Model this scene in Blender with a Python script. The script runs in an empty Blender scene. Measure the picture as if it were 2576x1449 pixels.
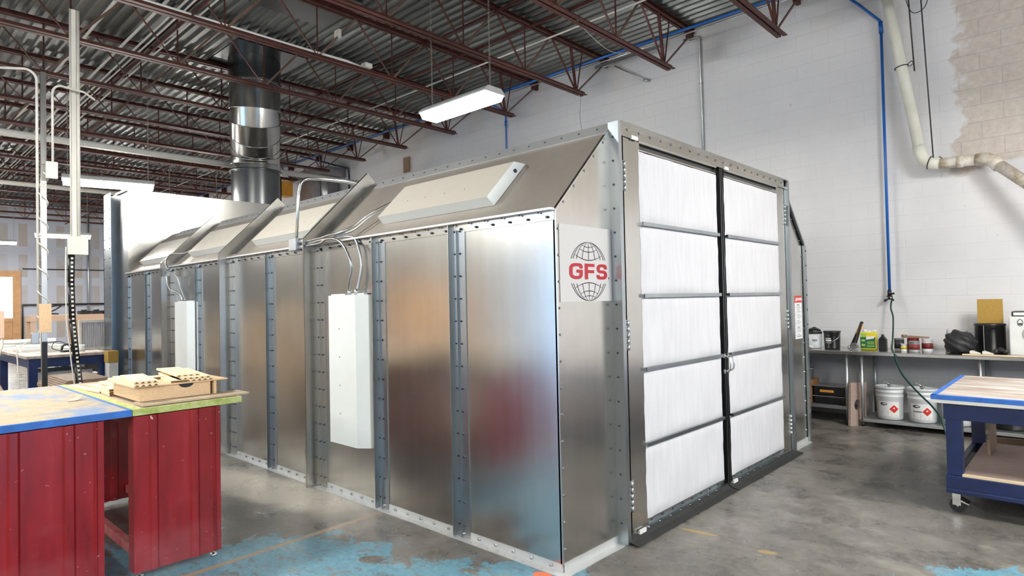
import bpy, bmesh, math, random
from mathutils import Vector, Matrix
random.seed(7)
S = bpy.context.scene
COL = S.collection
PI = math.pi

# ------------------------------------------------------------------ camera
cam = bpy.data.cameras.new('camera'); camo = bpy.data.objects.new('camera', cam); COL.objects.link(camo)
YAW, PIT, ROL = 2.3224, 0.0216, -0.0212
F_ = Vector((math.cos(YAW)*math.cos(PIT), math.sin(YAW)*math.cos(PIT), math.sin(PIT)))
R_ = Vector((math.sin(YAW), -math.cos(YAW), 0)); U_ = R_.cross(F_)
R2 = R_*math.cos(ROL)+U_*math.sin(ROL); U2 = U_*math.cos(ROL)-R_*math.sin(ROL)
camo.matrix_world = Matrix(((R2.x, U2.x, -F_.x, 2.2938), (R2.y, U2.y, -F_.y, -2.8372), (R2.z, U2.z, -F_.z, 1.5885), (0, 0, 0, 1)))
cam.sensor_width = 36; cam.lens = 1557.17/2576*36; cam.clip_end = 200; cam.clip_start = .02
S.camera = camo
# ------------------------------------------------------------------ world, exposure
W = bpy.data.worlds.new('world'); S.world = W; W.use_nodes = True
bg = W.node_tree.nodes['Background']; bg.inputs[0].default_value = (.36, .64, 1.0, 1); bg.inputs[1].default_value = 2.4
S.view_settings.view_transform = 'Standard'; S.view_settings.look = 'None'; S.view_settings.gamma = 1
S.view_settings.use_curve_mapping = False
S.view_settings.exposure = 1.12
S.cycles.max_bounces = 6; S.cycles.diffuse_bounces = 4; S.cycles.glossy_bounces = 4
S.cycles.sample_clamp_indirect = 6; S.cycles.caustics_reflective = False; S.cycles.caustics_refractive = False
TUBE = 60.0        # strength of the fluorescent lenses
# the room
YW, YL, XF, XR, ZR = 6.2, -10.0, -28.5, 9.0, 5.8
PW, HE, HT, YO, BW, XP, ZP = .9144, 2.13, 2.752, .625, 4.267, -8.2, 3.39

# ------------------------------------------------------------------ mesh helpers
class MB:
    def __init__(s): s.v = []; s.f = []; s.m = []; s.s = []; s.mi = 0; s.T = None
    def add(s, vs, fs, smooth=False):
        n = len(s.v)
        for p in vs:
            p = Vector(p); s.v.append(tuple(s.T @ p) if s.T else tuple(p))
        for f in fs: s.f.append([n+i for i in f]); s.m.append(s.mi); s.s.append(smooth)
        return s
    def box(s, a, b):
        x0, y0, z0 = [min(a[i], b[i]) for i in range(3)]; x1, y1, z1 = [max(a[i], b[i]) for i in range(3)]
        return s.add([(x0,y0,z0),(x1,y0,z0),(x1,y1,z0),(x0,y1,z0),(x0,y0,z1),(x1,y0,z1),(x1,y1,z1),(x0,y1,z1)],
            [(0,3,2,1),(4,5,6,7),(0,1,5,4),(1,2,6,5),(2,3,7,6),(3,0,4,7)])
    def bar(s, p, q, w, h=None, up=(0,0,1)):
        h = h or w; p = Vector(p); q = Vector(q); d = (q-p).normalized(); u = Vector(up)
        if abs(d.dot(u)) > .99: u = Vector((0,1,0))
        r = d.cross(u).normalized(); u = r.cross(d)
        vs = []
        for c in (p, q):
            for a, b in ((-1,-1),(1,-1),(1,1),(-1,1)): vs.append(c+r*a*w/2+u*b*h/2)
        return s.add(vs, [(3,2,1,0),(4,5,6,7),(0,1,5,4),(1,2,6,5),(2,3,7,6),(3,0,4,7)])
    def poly(s, pts, vec):           # extrude a closed planar outline along vec
        v = Vector(vec); n = len(pts); P = [Vector(p) for p in pts]
        return s.add(P+[p+v for p in P], [list(range(n))[::-1], [n+i for i in range(n)]]+[[i,(i+1)%n,n+(i+1)%n,n+i] for i in range(n)])
    def cyl(s, p, q, r, n=12, r2=None, caps=True):
        p = Vector(p); q = Vector(q); r2 = r if r2 is None else r2; d = (q-p).normalized()
        u = Vector((0,0,1)) if abs(d.z) < .9 else Vector((1,0,0)); a = d.cross(u).normalized(); b = d.cross(a)
        vs = [p+(a*math.cos(2*PI*i/n)+b*math.sin(2*PI*i/n))*r for i in range(n)]+[q+(a*math.cos(2*PI*i/n)+b*math.sin(2*PI*i/n))*r2 for i in range(n)]
        s.add(vs, [[i,(i+1)%n,n+(i+1)%n,n+i] for i in range(n)], n > 6)
        if caps:
            k = len(s.v)-2*n
            s.f += [[k+i for i in range(n)][::-1], [k+n+i for i in range(n)]]; s.m += [s.mi]*2; s.s += [False]*2
        return s
    def tube(s, pts, r, n=8, cyc=False):
        P = [Vector(p) for p in pts]; m = len(P); vs = []; fs = []; pa = None
        for i in range(m):
            d = (P[(i+1)%m] if (cyc or i < m-1) else P[i])-(P[i-1] if (cyc or i > 0) else P[i])
            d.normalize()
            if pa is None: pa = d.cross(Vector((0,0,1)) if abs(d.z) < .9 else Vector((1,0,0)))
            pa = (pa-d*pa.dot(d)).normalized(); b = d.cross(pa)
            rr = r[i] if isinstance(r, (list, tuple)) else r
            vs += [P[i]+(pa*math.cos(2*PI*k/n)+b*math.sin(2*PI*k/n))*rr for k in range(n)]
        for i in range(m if cyc else m-1):
            j = (i+1) % m
            fs += [[i*n+k, i*n+(k+1)%n, j*n+(k+1)%n, j*n+k] for k in range(n)]
        s.add(vs, fs, True)
        if not cyc:
            k = len(s.v)-m*n
            s.f += [[k+i for i in range(n)][::-1], [k+(m-1)*n+i for i in range(n)]]; s.m += [s.mi]*2; s.s += [False]*2
        return s
    def lathe(s, prof, c=(0,0,0), n=28):     # prof: (r, z) list around z
        c = Vector(c); vs = []; fs = []; m = len(prof)
        for r, z in prof: vs += [c+Vector((r*math.cos(2*PI*k/n), r*math.sin(2*PI*k/n), z)) for k in range(n)]
        for i in range(m-1): fs += [[i*n+k, i*n+(k+1)%n, (i+1)*n+(k+1)%n, (i+1)*n+k] for k in range(n)]
        s.add(vs, fs, True)
        k = len(s.v)-m*n
        if prof[0][0] > 1e-4: s.f.append([k+i for i in range(n)][::-1]); s.m.append(s.mi); s.s.append(False)
        if prof[-1][0] > 1e-4: s.f.append([k+(m-1)*n+i for i in range(n)]); s.m.append(s.mi); s.s.append(False)
        return s
    def bolt(s, p, nrm, r=.008, h=.007):
        p = Vector(p); return s.cyl(p, p+Vector(nrm).normalized()*h, r, 6, r*.75)
    def build(s, name, mats, parent=None, loc=None, bevel=0):
        me = bpy.data.meshes.new(name); me.from_pydata(s.v, [], s.f)
        for m in (mats if isinstance(mats, (list, tuple)) else [mats]): me.materials.append(m)
        for p, mi, sm in zip(me.polygons, s.m, s.s): p.material_index = mi; p.use_smooth = sm
        me.update()
        o = bpy.data.objects.new(name, me); COL.objects.link(o)
        if parent: o.parent = parent
        if loc: o.location = loc
        if bevel:
            b = o.modifiers.new('bevel', 'BEVEL'); b.width = bevel; b.segments = 2; b.limit_method = 'ANGLE'
        return o
def smooth_path(pts, k=6):           # Catmull-Rom
    P = [Vector(p) for p in pts]; P = [P[0]*2-P[1]]+P+[P[-1]*2-P[-2]]; out = []
    for i in range(1, len(P)-2):
        for j in range(k):
            t = j/k; a, b, c, d = P[i-1:i+3]
            out.append(.5*((2*b)+(c-a)*t+(2*a-5*b+4*c-d)*t*t+(3*b-a-3*c+d)*t**3))
    return out+[P[-2]]
def tag(o, label, cat, group=None, kind=None):
    o['label'] = label; o['category'] = cat
    if group: o['group'] = group
    if kind: o['kind'] = kind
    return o
def thing(name, label, cat, loc=(0,0,0), rz=0, group=None):
    o = bpy.data.objects.new(name, None); COL.objects.link(o); o.location = loc; o.rotation_euler = (0,0,rz); o.empty_display_size = .1
    return tag(o, label, cat, group)
def struct(o, label=None, cat=None):
    o['kind'] = 'structure'; o['label'] = label; o['category'] = cat; return o
def dup(root, loc, rz=None, label=None, group=None):
    r = root.copy(); COL.objects.link(r); r.location = loc
    if rz is not None: r.rotation_euler = (0,0,rz)
    if label: r['label'] = label
    if group: r['group'] = group
    for ch in list(root.children):
        c = ch.copy(); COL.objects.link(c); c.parent = r
        for g in list(ch.children):
            d = g.copy(); COL.objects.link(d); d.parent = c
    return r

# ------------------------------------------------------------------ materials
class NT:
    def __init__(s, name, rough=.5, metal=0.0, color=(.5,.5,.5), spec=.5):
        s.mat = bpy.data.materials.new(name); s.mat.use_nodes = True; s.t = s.mat.node_tree
        s.b = s.t.nodes['Principled BSDF']; s.b.inputs['Roughness'].default_value = rough
        s.b.inputs['Metallic'].default_value = metal; s.b.inputs['Base Color'].default_value = (*color, 1)
        s.b.inputs['Specular IOR Level'].default_value = spec
    def n(s, typ, **kw):
        nd = s.t.nodes.new(typ)
        for k, v in kw.items(): setattr(nd, k, v)
        return nd
    def co(s): 
        if not hasattr(s, '_co'): s._co = s.n('ShaderNodeTexCoord').outputs['Object']
        return s._co
    def setin(s, sock, v):
        if hasattr(v, 'links') or isinstance(v, bpy.types.NodeSocket): s.t.links.new(v, sock)
        elif isinstance(v, (tuple, list)) and len(v) == 3 and sock.type == 'RGBA': sock.default_value = (*v, 1)
        else: sock.default_value = v
    def map(s, scale=(1,1,1), loc=(0,0,0), rot=(0,0,0), vec=None):
        m = s.n('ShaderNodeMapping'); s.setin(m.inputs[0], vec or s.co()); m.inputs['Location'].default_value = loc
        m.inputs['Scale'].default_value = scale; m.inputs['Rotation'].default_value = rot; return m.outputs[0]
    def noise(s, scale=5, detail=4, rough=.55, vec=None, dist=0):
        m = s.n('ShaderNodeTexNoise'); s.setin(m.inputs['Vector'], vec or s.co()); m.inputs['Scale'].default_value = scale
        m.inputs['Detail'].default_value = detail; m.inputs['Roughness'].default_value = rough; m.inputs['Distortion'].default_value = dist
        return m.outputs['Fac']
    def vor(s, scale=5, vec=None):
        m = s.n('ShaderNodeTexVoronoi'); s.setin(m.inputs['Vector'], vec or s.co()); m.inputs['Scale'].default_value = scale
        return m.outputs['Distance']
    def ramp(s, fac, stops):
        m = s.n('ShaderNodeValToRGB'); s.setin(m.inputs[0], fac); e = m.color_ramp.elements
        while len(e) < len(stops): e.new(.5)
        for el, (p, c) in zip(e, stops):
            el.position = p; el.color = (*c, 1) if isinstance(c, (tuple, list)) else (c, c, c, 1)
        return m.outputs[0]
    def mix(s, fac, a, b, mode='MIX'):
        m = s.n('ShaderNodeMix', data_type='RGBA', blend_type=mode); s.setin(m.inputs[0], fac)
        s.setin(m.inputs[6], a); s.setin(m.inputs[7], b); return m.outputs[2]
    def math(s, op, a, b=0.0, clamp=False):
        m = s.n('ShaderNodeMath', operation=op, use_clamp=clamp); s.setin(m.inputs[0], a); s.setin(m.inputs[1], b); return m.outputs[0]
    def sep(s, v=None):
        m = s.n('ShaderNodeSeparateXYZ'); s.setin(m.inputs[0], v or s.co()); return m.outputs
    def comb(s, x, y, z):
        m = s.n('ShaderNodeCombineXYZ'); s.setin(m.inputs[0], x); s.setin(m.inputs[1], y); s.setin(m.inputs[2], z); return m.outputs[0]
    def col(s, v): s.setin(s.b.inputs['Base Color'], v); return s
    def rough(s, v): s.setin(s.b.inputs['Roughness'], v); return s
    def bump(s, h, strength=.2, dist=.01):
        m = s.n('ShaderNodeBump'); s.setin(m.inputs['Height'], h); m.inputs['Strength'].default_value = strength
        m.inputs['Distance'].default_value = dist; s.t.links.new(m.outputs[0], s.b.inputs['Normal']); return s
def plain(name, c, r=.5, m=0.0, var=.12, sc=6, spec=.5):
    t = NT(name, r, m, c, spec); k = t.noise(sc, 4)
    t.col(t.ramp(k, [(.3, tuple(x*(1-var) for x in c)), (.7, tuple(min(1, x*(1+var)) for x in c))])); return t.mat
def galv(name, c, r, streak=True, metal=1.0):
    t = NT(name, r, metal, c)
    st = t.noise(3.0, 5, .6, t.map((5, 5, .3) if streak else (2, 2, 2)))
    gr = t.noise(260, 2, .6)
    bl = t.noise(1.6, 4, .6)
    k = t.math('ADD', t.math('MULTIPLY', st, .3), t.math('MULTIPLY', bl, .7))
    t.col(t.ramp(k, [(.3, tuple(x*.86 for x in c)), (.7, tuple(min(1, x*1.1) for x in c))]))
    t.rough(t.math('ADD', t.math('MULTIPLY', t.math('ADD', t.math('MULTIPLY', st, .5), gr), .08), r-.06))
    t.bump(gr, .05, .002); return t.mat
def wood(name, c1, c2, r=.6, sc=(1, 12, 12)):
    t = NT(name, r); g = t.noise(6, 5, .65, t.map(sc), .6); t.col(t.ramp(g, [(.3, c1), (.7, c2)])); t.bump(g, .05, .003); return t.mat
M = {}
M['galv'] = galv('galvanized', (.60, .59, .565), .235, True, 1.0)
M['galv_flange'] = galv('galvanized_flange', (.44, .48, .51), .3)
M['galv_slope'] = galv('galvanized_slope', (.50, .45, .395), .5, True, .55)
M['zinc'] = galv('zinc_bright', (.72, .74, .74), .25, False)
M['duct'] = galv('duct_steel', (.50, .50, .49), .2)
M['dark_duct'] = galv('dark_duct_steel', (.16, .165, .17), .3)
M['trim'] = galv('bright_trim', (.66, .67, .665), .35, False, .45)
M['bolt'] = plain('bolt_zinc', (.5, .52, .55), .3, 1.0)
M['dark_bolt'] = plain('bolt_dark', (.10, .12, .15), .35, 1.0)
M['steel'] = galv('stainless', (.62, .62, .61), .24, False)
M['legsteel'] = plain('leg_steel', (.52, .54, .55), .35, .9)
M['white_box'] = plain('white_enamel', (.76, .79, .77), .35, 0, .02)
M['white_cream'] = plain('cream_enamel', (.72, .67, .58), .4, 0, .02)
t = NT('filter_fleece', .95, 0, (.86, .85, .88)); k = t.noise(4, 5, .6, t.map((1, 6, .7)))
t.col(t.ramp(k, [(.3, (.57, .565, .59)), (.7, (.63, .625, .65))])); t.bump(t.noise(5, 4, .5, t.map((1, 3, 1))), .5, .02); M['filter'] = t.mat
t = NT('red_iron', .55, .1); k = t.noise(7, 6, .7); t.col(t.ramp(k, [(.3, (.04, .010, .008)), (.55, (.085, .022, .015)), (.75, (.135, .042, .03))])); M['iron'] = t.mat
M['iron_lit'] = plain('lit_iron', (.17, .105, .08), .6, 0, .2)  # paler copy of the joist iron, light painted into the diagonals
t = NT('roof_deck', .38, .75); k = t.noise(1.3, 5, .6, t.map((.3, 3, 1))); k2 = t.noise(9, 5, .7)
c = t.ramp(k, [(.25, (.09, .095, .092)), (.5, (.16, .167, .162)), (.75, (.29, .30, .30))])
t.col(t.mix(t.ramp(k2, [(.62, 0), (.8, .35)]), c, (.14, .11, .09))); t.rough(t.math('ADD', t.math('MULTIPLY', k2, .25), .25)); M['deck'] = t.mat
t = NT('red_enamel', .3, 0, (.35, .01, .015)); k = t.noise(3, 6, .65, t.map((3, 3, .6))); sp = t.noise(30, 3, .6); dz = t.noise(1.6, 4, .6, t.map((1, 1, 1.3)))
c = t.ramp(k, [(.3, (.16, .004, .007)), (.6, (.27, .006, .012)), (.8, (.34, .025, .032))])
c = t.mix(t.ramp(dz, [(.5, 0), (.8, .4)]), c, (.42, .16, .18)); c = t.mix(t.ramp(sp, [(.70, 0), (.72, .8)]), c, (.75, .55, .5))
t.col(c); t.rough(t.math('ADD', t.math('MULTIPLY', k, .35), .15)); M['red'] = t.mat
t = NT('red_edge', .5); k = t.noise(9, 5, .7, t.map((1, 1, .5))); t.col(t.ramp(k, [(.35, (.38, .03, .04)), (.65, (.52, .2, .18))])); M['red_edge'] = t.mat
t = NT('taped_top', .7); k = t.noise(1.7, 5, .6, t.map((1, 2.4, 1), rot=(0, 0, .5))); k2 = t.noise(12, 5, .7)
t.col(t.mix(t.ramp(k, [(.46, 0), (.6, .8)]), t.ramp(k2, [(.3, (.36, .28, .18)), (.7, (.50, .42, .29))]), (.15, .26, .48))); M['dusty_blue'] = t.mat
M['blue_tape'] = plain('blue_tape', (.03, .15, .52), .55, 0, .2, 12)
t = NT('green_tape', .65); k = t.noise(14, 6, .75); t.col(t.ramp(k, [(.35, (.28, .36, .07)), (.55, (.50, .55, .2)), (.7, (.5, .49, .4))])); M['green_tape'] = t.mat
M['mdf'] = plain('dusty_board', (.46, .37, .26), .75, 0, .12, 9)
M['pine'] = wood('pine', (.80, .60, .36), (.92, .76, .53))
M['pine_end'] = plain('pine_end', (.17, .085, .03), .8, 0, .35, 60)
M['birch'] = wood('birch_ply', (.66, .44, .25), (.78, .57, .36))
M['pink_wood'] = wood('far_wood', (.62, .42, .30), (.72, .52, .38))
M['navy'] = plain('navy_paint', (.006, .018, .085), .35, 0, .3, 9)
t = NT('worn_cart_top', .75); k = t.noise(2, 5, .6, t.map((1, 7, 1))); t.col(t.ramp(k, [(.35, (.33, .25, .20)), (.5, (.45, .38, .33)), (.62, (.58, .55, .52))])); M['cart_top'] = t.mat
M['shelf_wood'] = wood('cart_shelf', (.36, .26, .22), (.50, .39, .34))
M['dirty_wood'] = wood('dirty_wood', (.20, .12, .08), (.38, .26, .17))
M['white_metal'] = plain('white_paint', (.74, .75, .72), .45, 0, .06)
M['offwhite'] = plain('offwhite_plastic', (.70, .68, .62), .5, 0, .05)
M['black'] = plain('black_plastic', (.012, .012, .014), .35, 0, .3)
M['rubber'] = plain('rubber', (.02, .02, .02), .7, 0, .3)
M['blue_pipe'] = plain('blue_pipe', (.015, .13, .48), .35, 0, .08)
M['pvc'] = None
t = NT('pvc_pipe', .4); k = t.noise(5, 5, .6); z = t.sep()[2]
t.col(t.ramp(t.math('ADD', k, 0.0), [(.3, (.70, .69, .58)), (.7, (.80, .80, .72))])); M['pvc'] = t.mat
t = NT('pvc_aged', .45); k = t.noise(6, 6, .7); t.col(t.ramp(k, [(.38, (.40, .29, .19)), (.5, (.62, .56, .47)), (.62, (.76, .73, .67))])); M['pvc_old'] = t.mat
M['pail'] = plain('white_pail', (.66, .68, .70), .35, 0, .05)
M['label_red'] = plain('hazard_red', (.62, .03, .02), .5, 0, .03)
M['label_white'] = plain('label_white', (.80, .80, .80), .5, 0, .02)
M['ink'] = plain('ink', (.025, .022, .025), .5, 0, .05)
M['ink_grey'] = plain('ink_grey', (.30, .31, .34), .6, 0, .1, 80)
M['logo_red'] = plain('logo_red', (.40, .010, .025), .4, 0, .03)
M['sign'] = plain('sign_face', (.54, .53, .525), .4, 0, .02, 2)
M['mdf_yellow'] = plain('mdf_yellow', (.44, .27, .055), .7, 0, .1, 50)
M['cardboard'] = plain('cardboard', (.30, .14, .05), .8, 0, .15)
M['yellow'] = plain('yellow_plastic', (.75, .62, .03), .45, 0, .05)
M['green'] = plain('green_label', (.02, .12, .05), .45, 0, .1)
M['lime'] = plain('lime', (.35, .55, .10), .5, 0, .1)
M['orange'] = plain('orange', (.75, .34, .05), .5, 0, .1)
M['glassy'] = plain('cloudy_plastic', (.30, .31, .33), .25, 0, .15)
M['can'] = plain('tin_can', (.34, .33, .34), .3, .6, .15)
M['canred'] = plain('dull_red', (.22, .03, .025), .5, 0, .15)
M['chain'] = plain('chain', (.45, .42, .36), .4, .6)
M['paper'] = plain('kraft', (.60, .44, .34), .85, 0, .08)
M['grey_fabric'] = plain('dark_cover', (.018, .018, .02), .55, 0, .4, 5)
def emit(name, c, s):
    t = NT(name, .5, 0, c); t.b.inputs['Emission Color'].default_value = (*c, 1); t.b.inputs['Emission Strength'].default_value = s; return t.mat
M['tube'] = emit('fluorescent_lens', (1.0, .985, .93), TUBE)

# floor: ground concrete with stains, worn blue paint, saw cut, yellow marks
t = NT('concrete_floor', .4); X, Y, Z = t.sep()
n1 = t.noise(.55, 7, .62, None, .3); n2 = t.noise(2.2, 8, .66, t.map((1, 1.25, 1), rot=(0, 0, .7)), .3); n3 = t.noise(22, 5, .7); n4 = t.noise(90, 3, .7)
n5 = t.noise(6.0, 9, .72, None, .35)
c = t.ramp(t.math('ADD', t.math('MULTIPLY', n2, .6), t.math('MULTIPLY', n5, .4)), [(.34, (.05, .047, .043)), (.44, (.12, .11, .098)), (.52, (.20, .185, .165)), (.6, (.29, .27, .24)), (.7, (.40, .375, .34))])
c = t.mix(t.ramp(n1, [(.38, .7), (.56, 0)]), c, (.085, .078, .07))
c = t.mix(t.ramp(n3, [(.45, 0), (.75, .35)]), c, (.33, .31, .28))
def blob(cx, cy, rx, ry, rot=0, soft=.2):
    co, si = math.cos(rot), math.sin(rot)
    dx = t.math('SUBTRACT', X, cx); dy = t.math('SUBTRACT', Y, cy)
    a = t.math('DIVIDE', t.math('ADD', t.math('MULTIPLY', dx, co), t.math('MULTIPLY', dy, si)), rx)
    b = t.math('DIVIDE', t.math('SUBTRACT', t.math('MULTIPLY', dy, co), t.math('MULTIPLY', dx, si)), ry)
    return t.math('SQRT', t.math('ADD', t.math('POWER', a, 2.0), t.math('POWER', b, 2.0)))
def mn(*a):
    r = a[0]
    for b in a[1:]: r = t.math('MINIMUM', r, b)
    return r
# paler zone beside the booth's long side
pale = blob(-3.0, -.35, 2.6, .55, .12)
c = t.mix(t.ramp(t.math('ADD', pale, t.math('MULTIPLY', n2, .8)), [(.75, .75), (1.45, 0)]), c, (.56, .52, .44))
pz = t.noise(3.2, 9, .72, t.map((1.6, 1, 1), rot=(0, 0, -.6)), .8)
bd = mn(blob(-.55, -.75, 1.0, .42, .62), blob(-1.45, -.95, .7, .38, .6), blob(-.2, -.1, .35, .13, .5), blob(1.95, 1.35, .62, .30, .65), blob(-1.9, -1.5, .8, .5, 0))
bm_ = t.ramp(t.math('ADD', t.math('MULTIPLY', bd, .62), t.math('MULTIPLY', t.math('SUBTRACT', pz, .5), 1.7)), [(.56, 1), (.60, 0)])
oval = t.ramp(blob(-1.03, -.615, .085, .06, .6), [(.92, 0), (1.0, 1)])
bm_ = t.math('MULTIPLY', t.math('MULTIPLY', bm_, oval), t.ramp(t.noise(7, 9, .78, t.map((1, 2.6, 1), rot=(0, 0, -.6)), .4), [(.40, .1), (.47, 1)]))
c = t.mix(bm_, c, t.ramp(n3, [(.3, (.085, .23, .31)), (.7, (.18, .38, .49))]))
# saw cut running across
sx = t.math('ADD', X, t.math('MULTIPLY', Y, .03)); dist = t.math('ABSOLUTE', t.math('ADD', sx, 1.72))
c = t.mix(t.ramp(t.math('ADD', dist, t.math('MULTIPLY', t.math('SUBTRACT', n3, .5), .02)), [(.018, 1), (.03, 0)]), c, (.36, .28, .2))
yl = mn(blob(.30, 1.09, .22, .035, .1), blob(.78, 1.05, .1, .045, .3))
c = t.mix(t.ramp(t.math('ADD', yl, t.math('MULTIPLY', n3, .7)), [(.9, .8), (1.2, 0)]), c, (.42, .28, .08))
c = t.mix(t.ramp(blob(-.07, -.1, .07, .05), [(.8, .9), (1.2, 0)]), c, (.8, .16, .04))
c = t.mix(t.ramp(t.noise(34, 2, .5), [(.74, 0), (.76, .8)]), c, (.62, .6, .56))
t.col(c); t.rough(t.ramp(n2, [(.3, .18), (.7, .45)])); t.bump(t.math('ADD', n3, n4), .12, .004); M['floor'] = t.mat

# painted concrete block wall; XZ plane
t = NT('block_wall', .6); X, Y, Z = t.sep(); v = t.comb(X, t.math('SUBTRACT', Z, .121), 0.0)
br = t.n('ShaderNodeTexBrick'); t.setin(br.inputs['Vector'], v); br.inputs['Scale'].default_value = 1
br.inputs['Brick Width'].default_value = .4064; br.inputs['Row Height'].default_value = .2032; br.inputs['Mortar Size'].default_value = .006; br.inputs['Mortar Smooth'].default_value = .4
br.inputs['Color1'].default_value = (1, 1, 1, 1); br.inputs['Color2'].default_value = (.9, .9, .9, 1); br.inputs['Mortar'].default_value = (0, 0, 0, 1)
n1 = t.noise(.9, 6, .6); n2 = t.noise(14, 5, .7); nv = t.noise(2, 5, .6, t.map((14, 1, .5)))
c = t.ramp(n1, [(.3, (.70, .69, .71)), (.7, (.78, .77, .78))])
# bare tan area, upper right
bx = t.math('ADD', t.math('SUBTRACT', X, 1.12), t.math('MULTIPLY', t.math('SUBTRACT', n1, .5), 1.6))
bz = t.math('ADD', t.math('SUBTRACT', Z, 3.05), t.math('MULTIPLY', t.math('SUBTRACT', n1, .5), 1.6))
bare = t.math('MULTIPLY', t.ramp(bx, [(0, 0), (.06, 1)]), t.ramp(bz, [(0, 0), (.1, 1)]))
c = t.mix(bare, c, t.ramp(n2, [(.3, (.52, .46, .41)), (.7, (.66, .59, .53))]))
lowd = t.ramp(t.math('ADD', Z, t.math('MULTIPLY', n1, .6)), [(.0, 1), (.9, 0)])
mort = t.math('MULTIPLY', t.math('SUBTRACT', 1.0, br.outputs['Color']), t.math('ADD', t.math('MULTIPLY', bare, .35), t.ramp(n1, [(.35, .0), (.7, .14)])))
c = t.mix(mort, c, (.36, .34, .35)); c = t.mix(t.ramp(t.noise(6, 3, .8), [(.73, 0), (.77, .7)]), c, (.36, .33, .32))
c = t.mix(t.ramp(t.noise(5.5, 2, .4), [(.80, 0), (.805, .9)]), c, (.08, .07, .07))
t.col(c); h = t.math('ADD', t.math('MULTIPLY', br.outputs['Color'], .8), t.math('MULTIPLY', n2, .35))
t.bump(t.math('ADD', h, t.math('MULTIPLY', nv, .3)), .38, .012); M['block'] = t.mat
# drywall with taped joints; YZ plane
t = NT('taped_drywall', .8); X, Y, Z = t.sep(); v = t.comb(t.math('ADD', Y, .3), t.math('SUBTRACT', Z, .35), 0.0)
def brick(bw, rh, ms, off=.5):
    b = t.n('ShaderNodeTexBrick'); t.setin(b.inputs['Vector'], v); b.inputs['Scale'].default_value = 1; b.offset = off
    b.inputs['Brick Width'].default_value = bw; b.inputs['Row Height'].default_value = rh; b.inputs['Mortar Size'].default_value = ms; b.inputs['Mortar Smooth'].default_value = .1
    b.inputs['Color1'].default_value = (1, 1, 1, 1); b.inputs['Color2'].default_value = (.7, .7, .7, 1); b.inputs['Mortar'].default_value = (0, 0, 0, 1); return b.outputs['Color']
k = brick(.61, 1.22, .17, .0); n1 = t.noise(1.1, 4, .6)
k = t.math('MULTIPLY', k, t.ramp(n1, [(.36, .4), (.5, 1)]))
t.col(t.mix(k, (.50, .52, .60), (.42, .37, .34))); M['drywall'] = t.mat
M['wall_white'] = plain('plain_wall', (.55, .53, .50), .8, 0, .08, 1)
M['wood_frame'] = plain('door_casing', (.55, .30, .14), .6)
M['day_glass'] = emit('daylit_glass', (.80, .93, 1.0), 1.3)

# ------------------------------------------------------------------ room shell
struct(MB().box((XF, YL, -.1), (XR, YW, 0)).build('floor', M['floor']), 'worn grey concrete floor with chipped blue paint', 'floor')
struct(MB().box((XF, YW, 0), (XR, YW+.2, ZR+.3)).build('wall_back', M['block']), 'white painted concrete block wall behind the booth', 'wall')
struct(MB().box((XF-.2, YL, 0), (XF, YW, ZR+.3)).build('wall_far', M['drywall']), 'taped drywall partition at the far end', 'wall')
b = MB()        # left wall with an open loading door x -7.7..-4.6
b.box((XF, YL-.2, 0), (-7.7, YL, ZR+.3)); b.box((-4.6, YL-.2, 0), (XR, YL, ZR+.3)); b.box((-7.7, YL-.2, 3.4), (-4.6, YL, ZR+.3))
struct(b.build('wall_left', M['wall_white']), 'plain wall opposite the booth with an open loading door', 'wall')
b = MB(); b.box((XR, YL, 0), (XR+.2, -3.6, ZR+.3)); b.box((XR, -.2, 0), (XR+.2, YW, ZR+.3)); b.box((XR, -3.6, 3.2), (XR+.2, -.2, ZR+.3))
struct(b.build('wall_right', M['wall_white']), 'plain wall behind the camera with an open loading door', 'wall')
# corrugated deck, ribs along x
b = MB(); pr = []; y = YL; p = .1524
while y < YW-.01:
    pr += [(y, ZR), (y+.035, ZR), (y+.055, ZR+.04), (y+.132, ZR+.04)]; y += p
vs = []; 
for (yy, zz) in pr: vs += [(XF, yy, zz), (XR, yy, zz)]
b.add(vs, [[2*i, 2*i+1, 2*i+3, 2*i+2] for i in range(len(pr)-1)])
b.box((XF, YL, ZR+.06), (XR, YW, ZR+.2))
struct(b.build('ceiling', M['deck']), 'corrugated steel roof deck, grey and stained', 'ceiling')
# far door with casing
d = MB().box((XF+.001, 1.05, 1.35), (XF+.05, 1.5, 2.95)).build('door_1', M['day_glass']); struct(d, 'daylit glass door in wooden casing at the far wall', 'door')
b = MB(); b.box((XF+.001, .9, 0), (XF+.08, 1.05, 3.2)); b.box((XF+.001, 1.5, 0), (XF+.08, 1.75, 3.2)); b.box((XF+.001, 1.05, 2.95), (XF+.08, 1.5, 3.2)); b.box((XF+.001, 1.05, 1.2), (XF+.06, 1.5, 1.35)); b.box((XF+.001, 1.05, 0), (XF+.04, 1.5, 1.2))
b.build('door_frame', M['wood_frame'], d)

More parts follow.
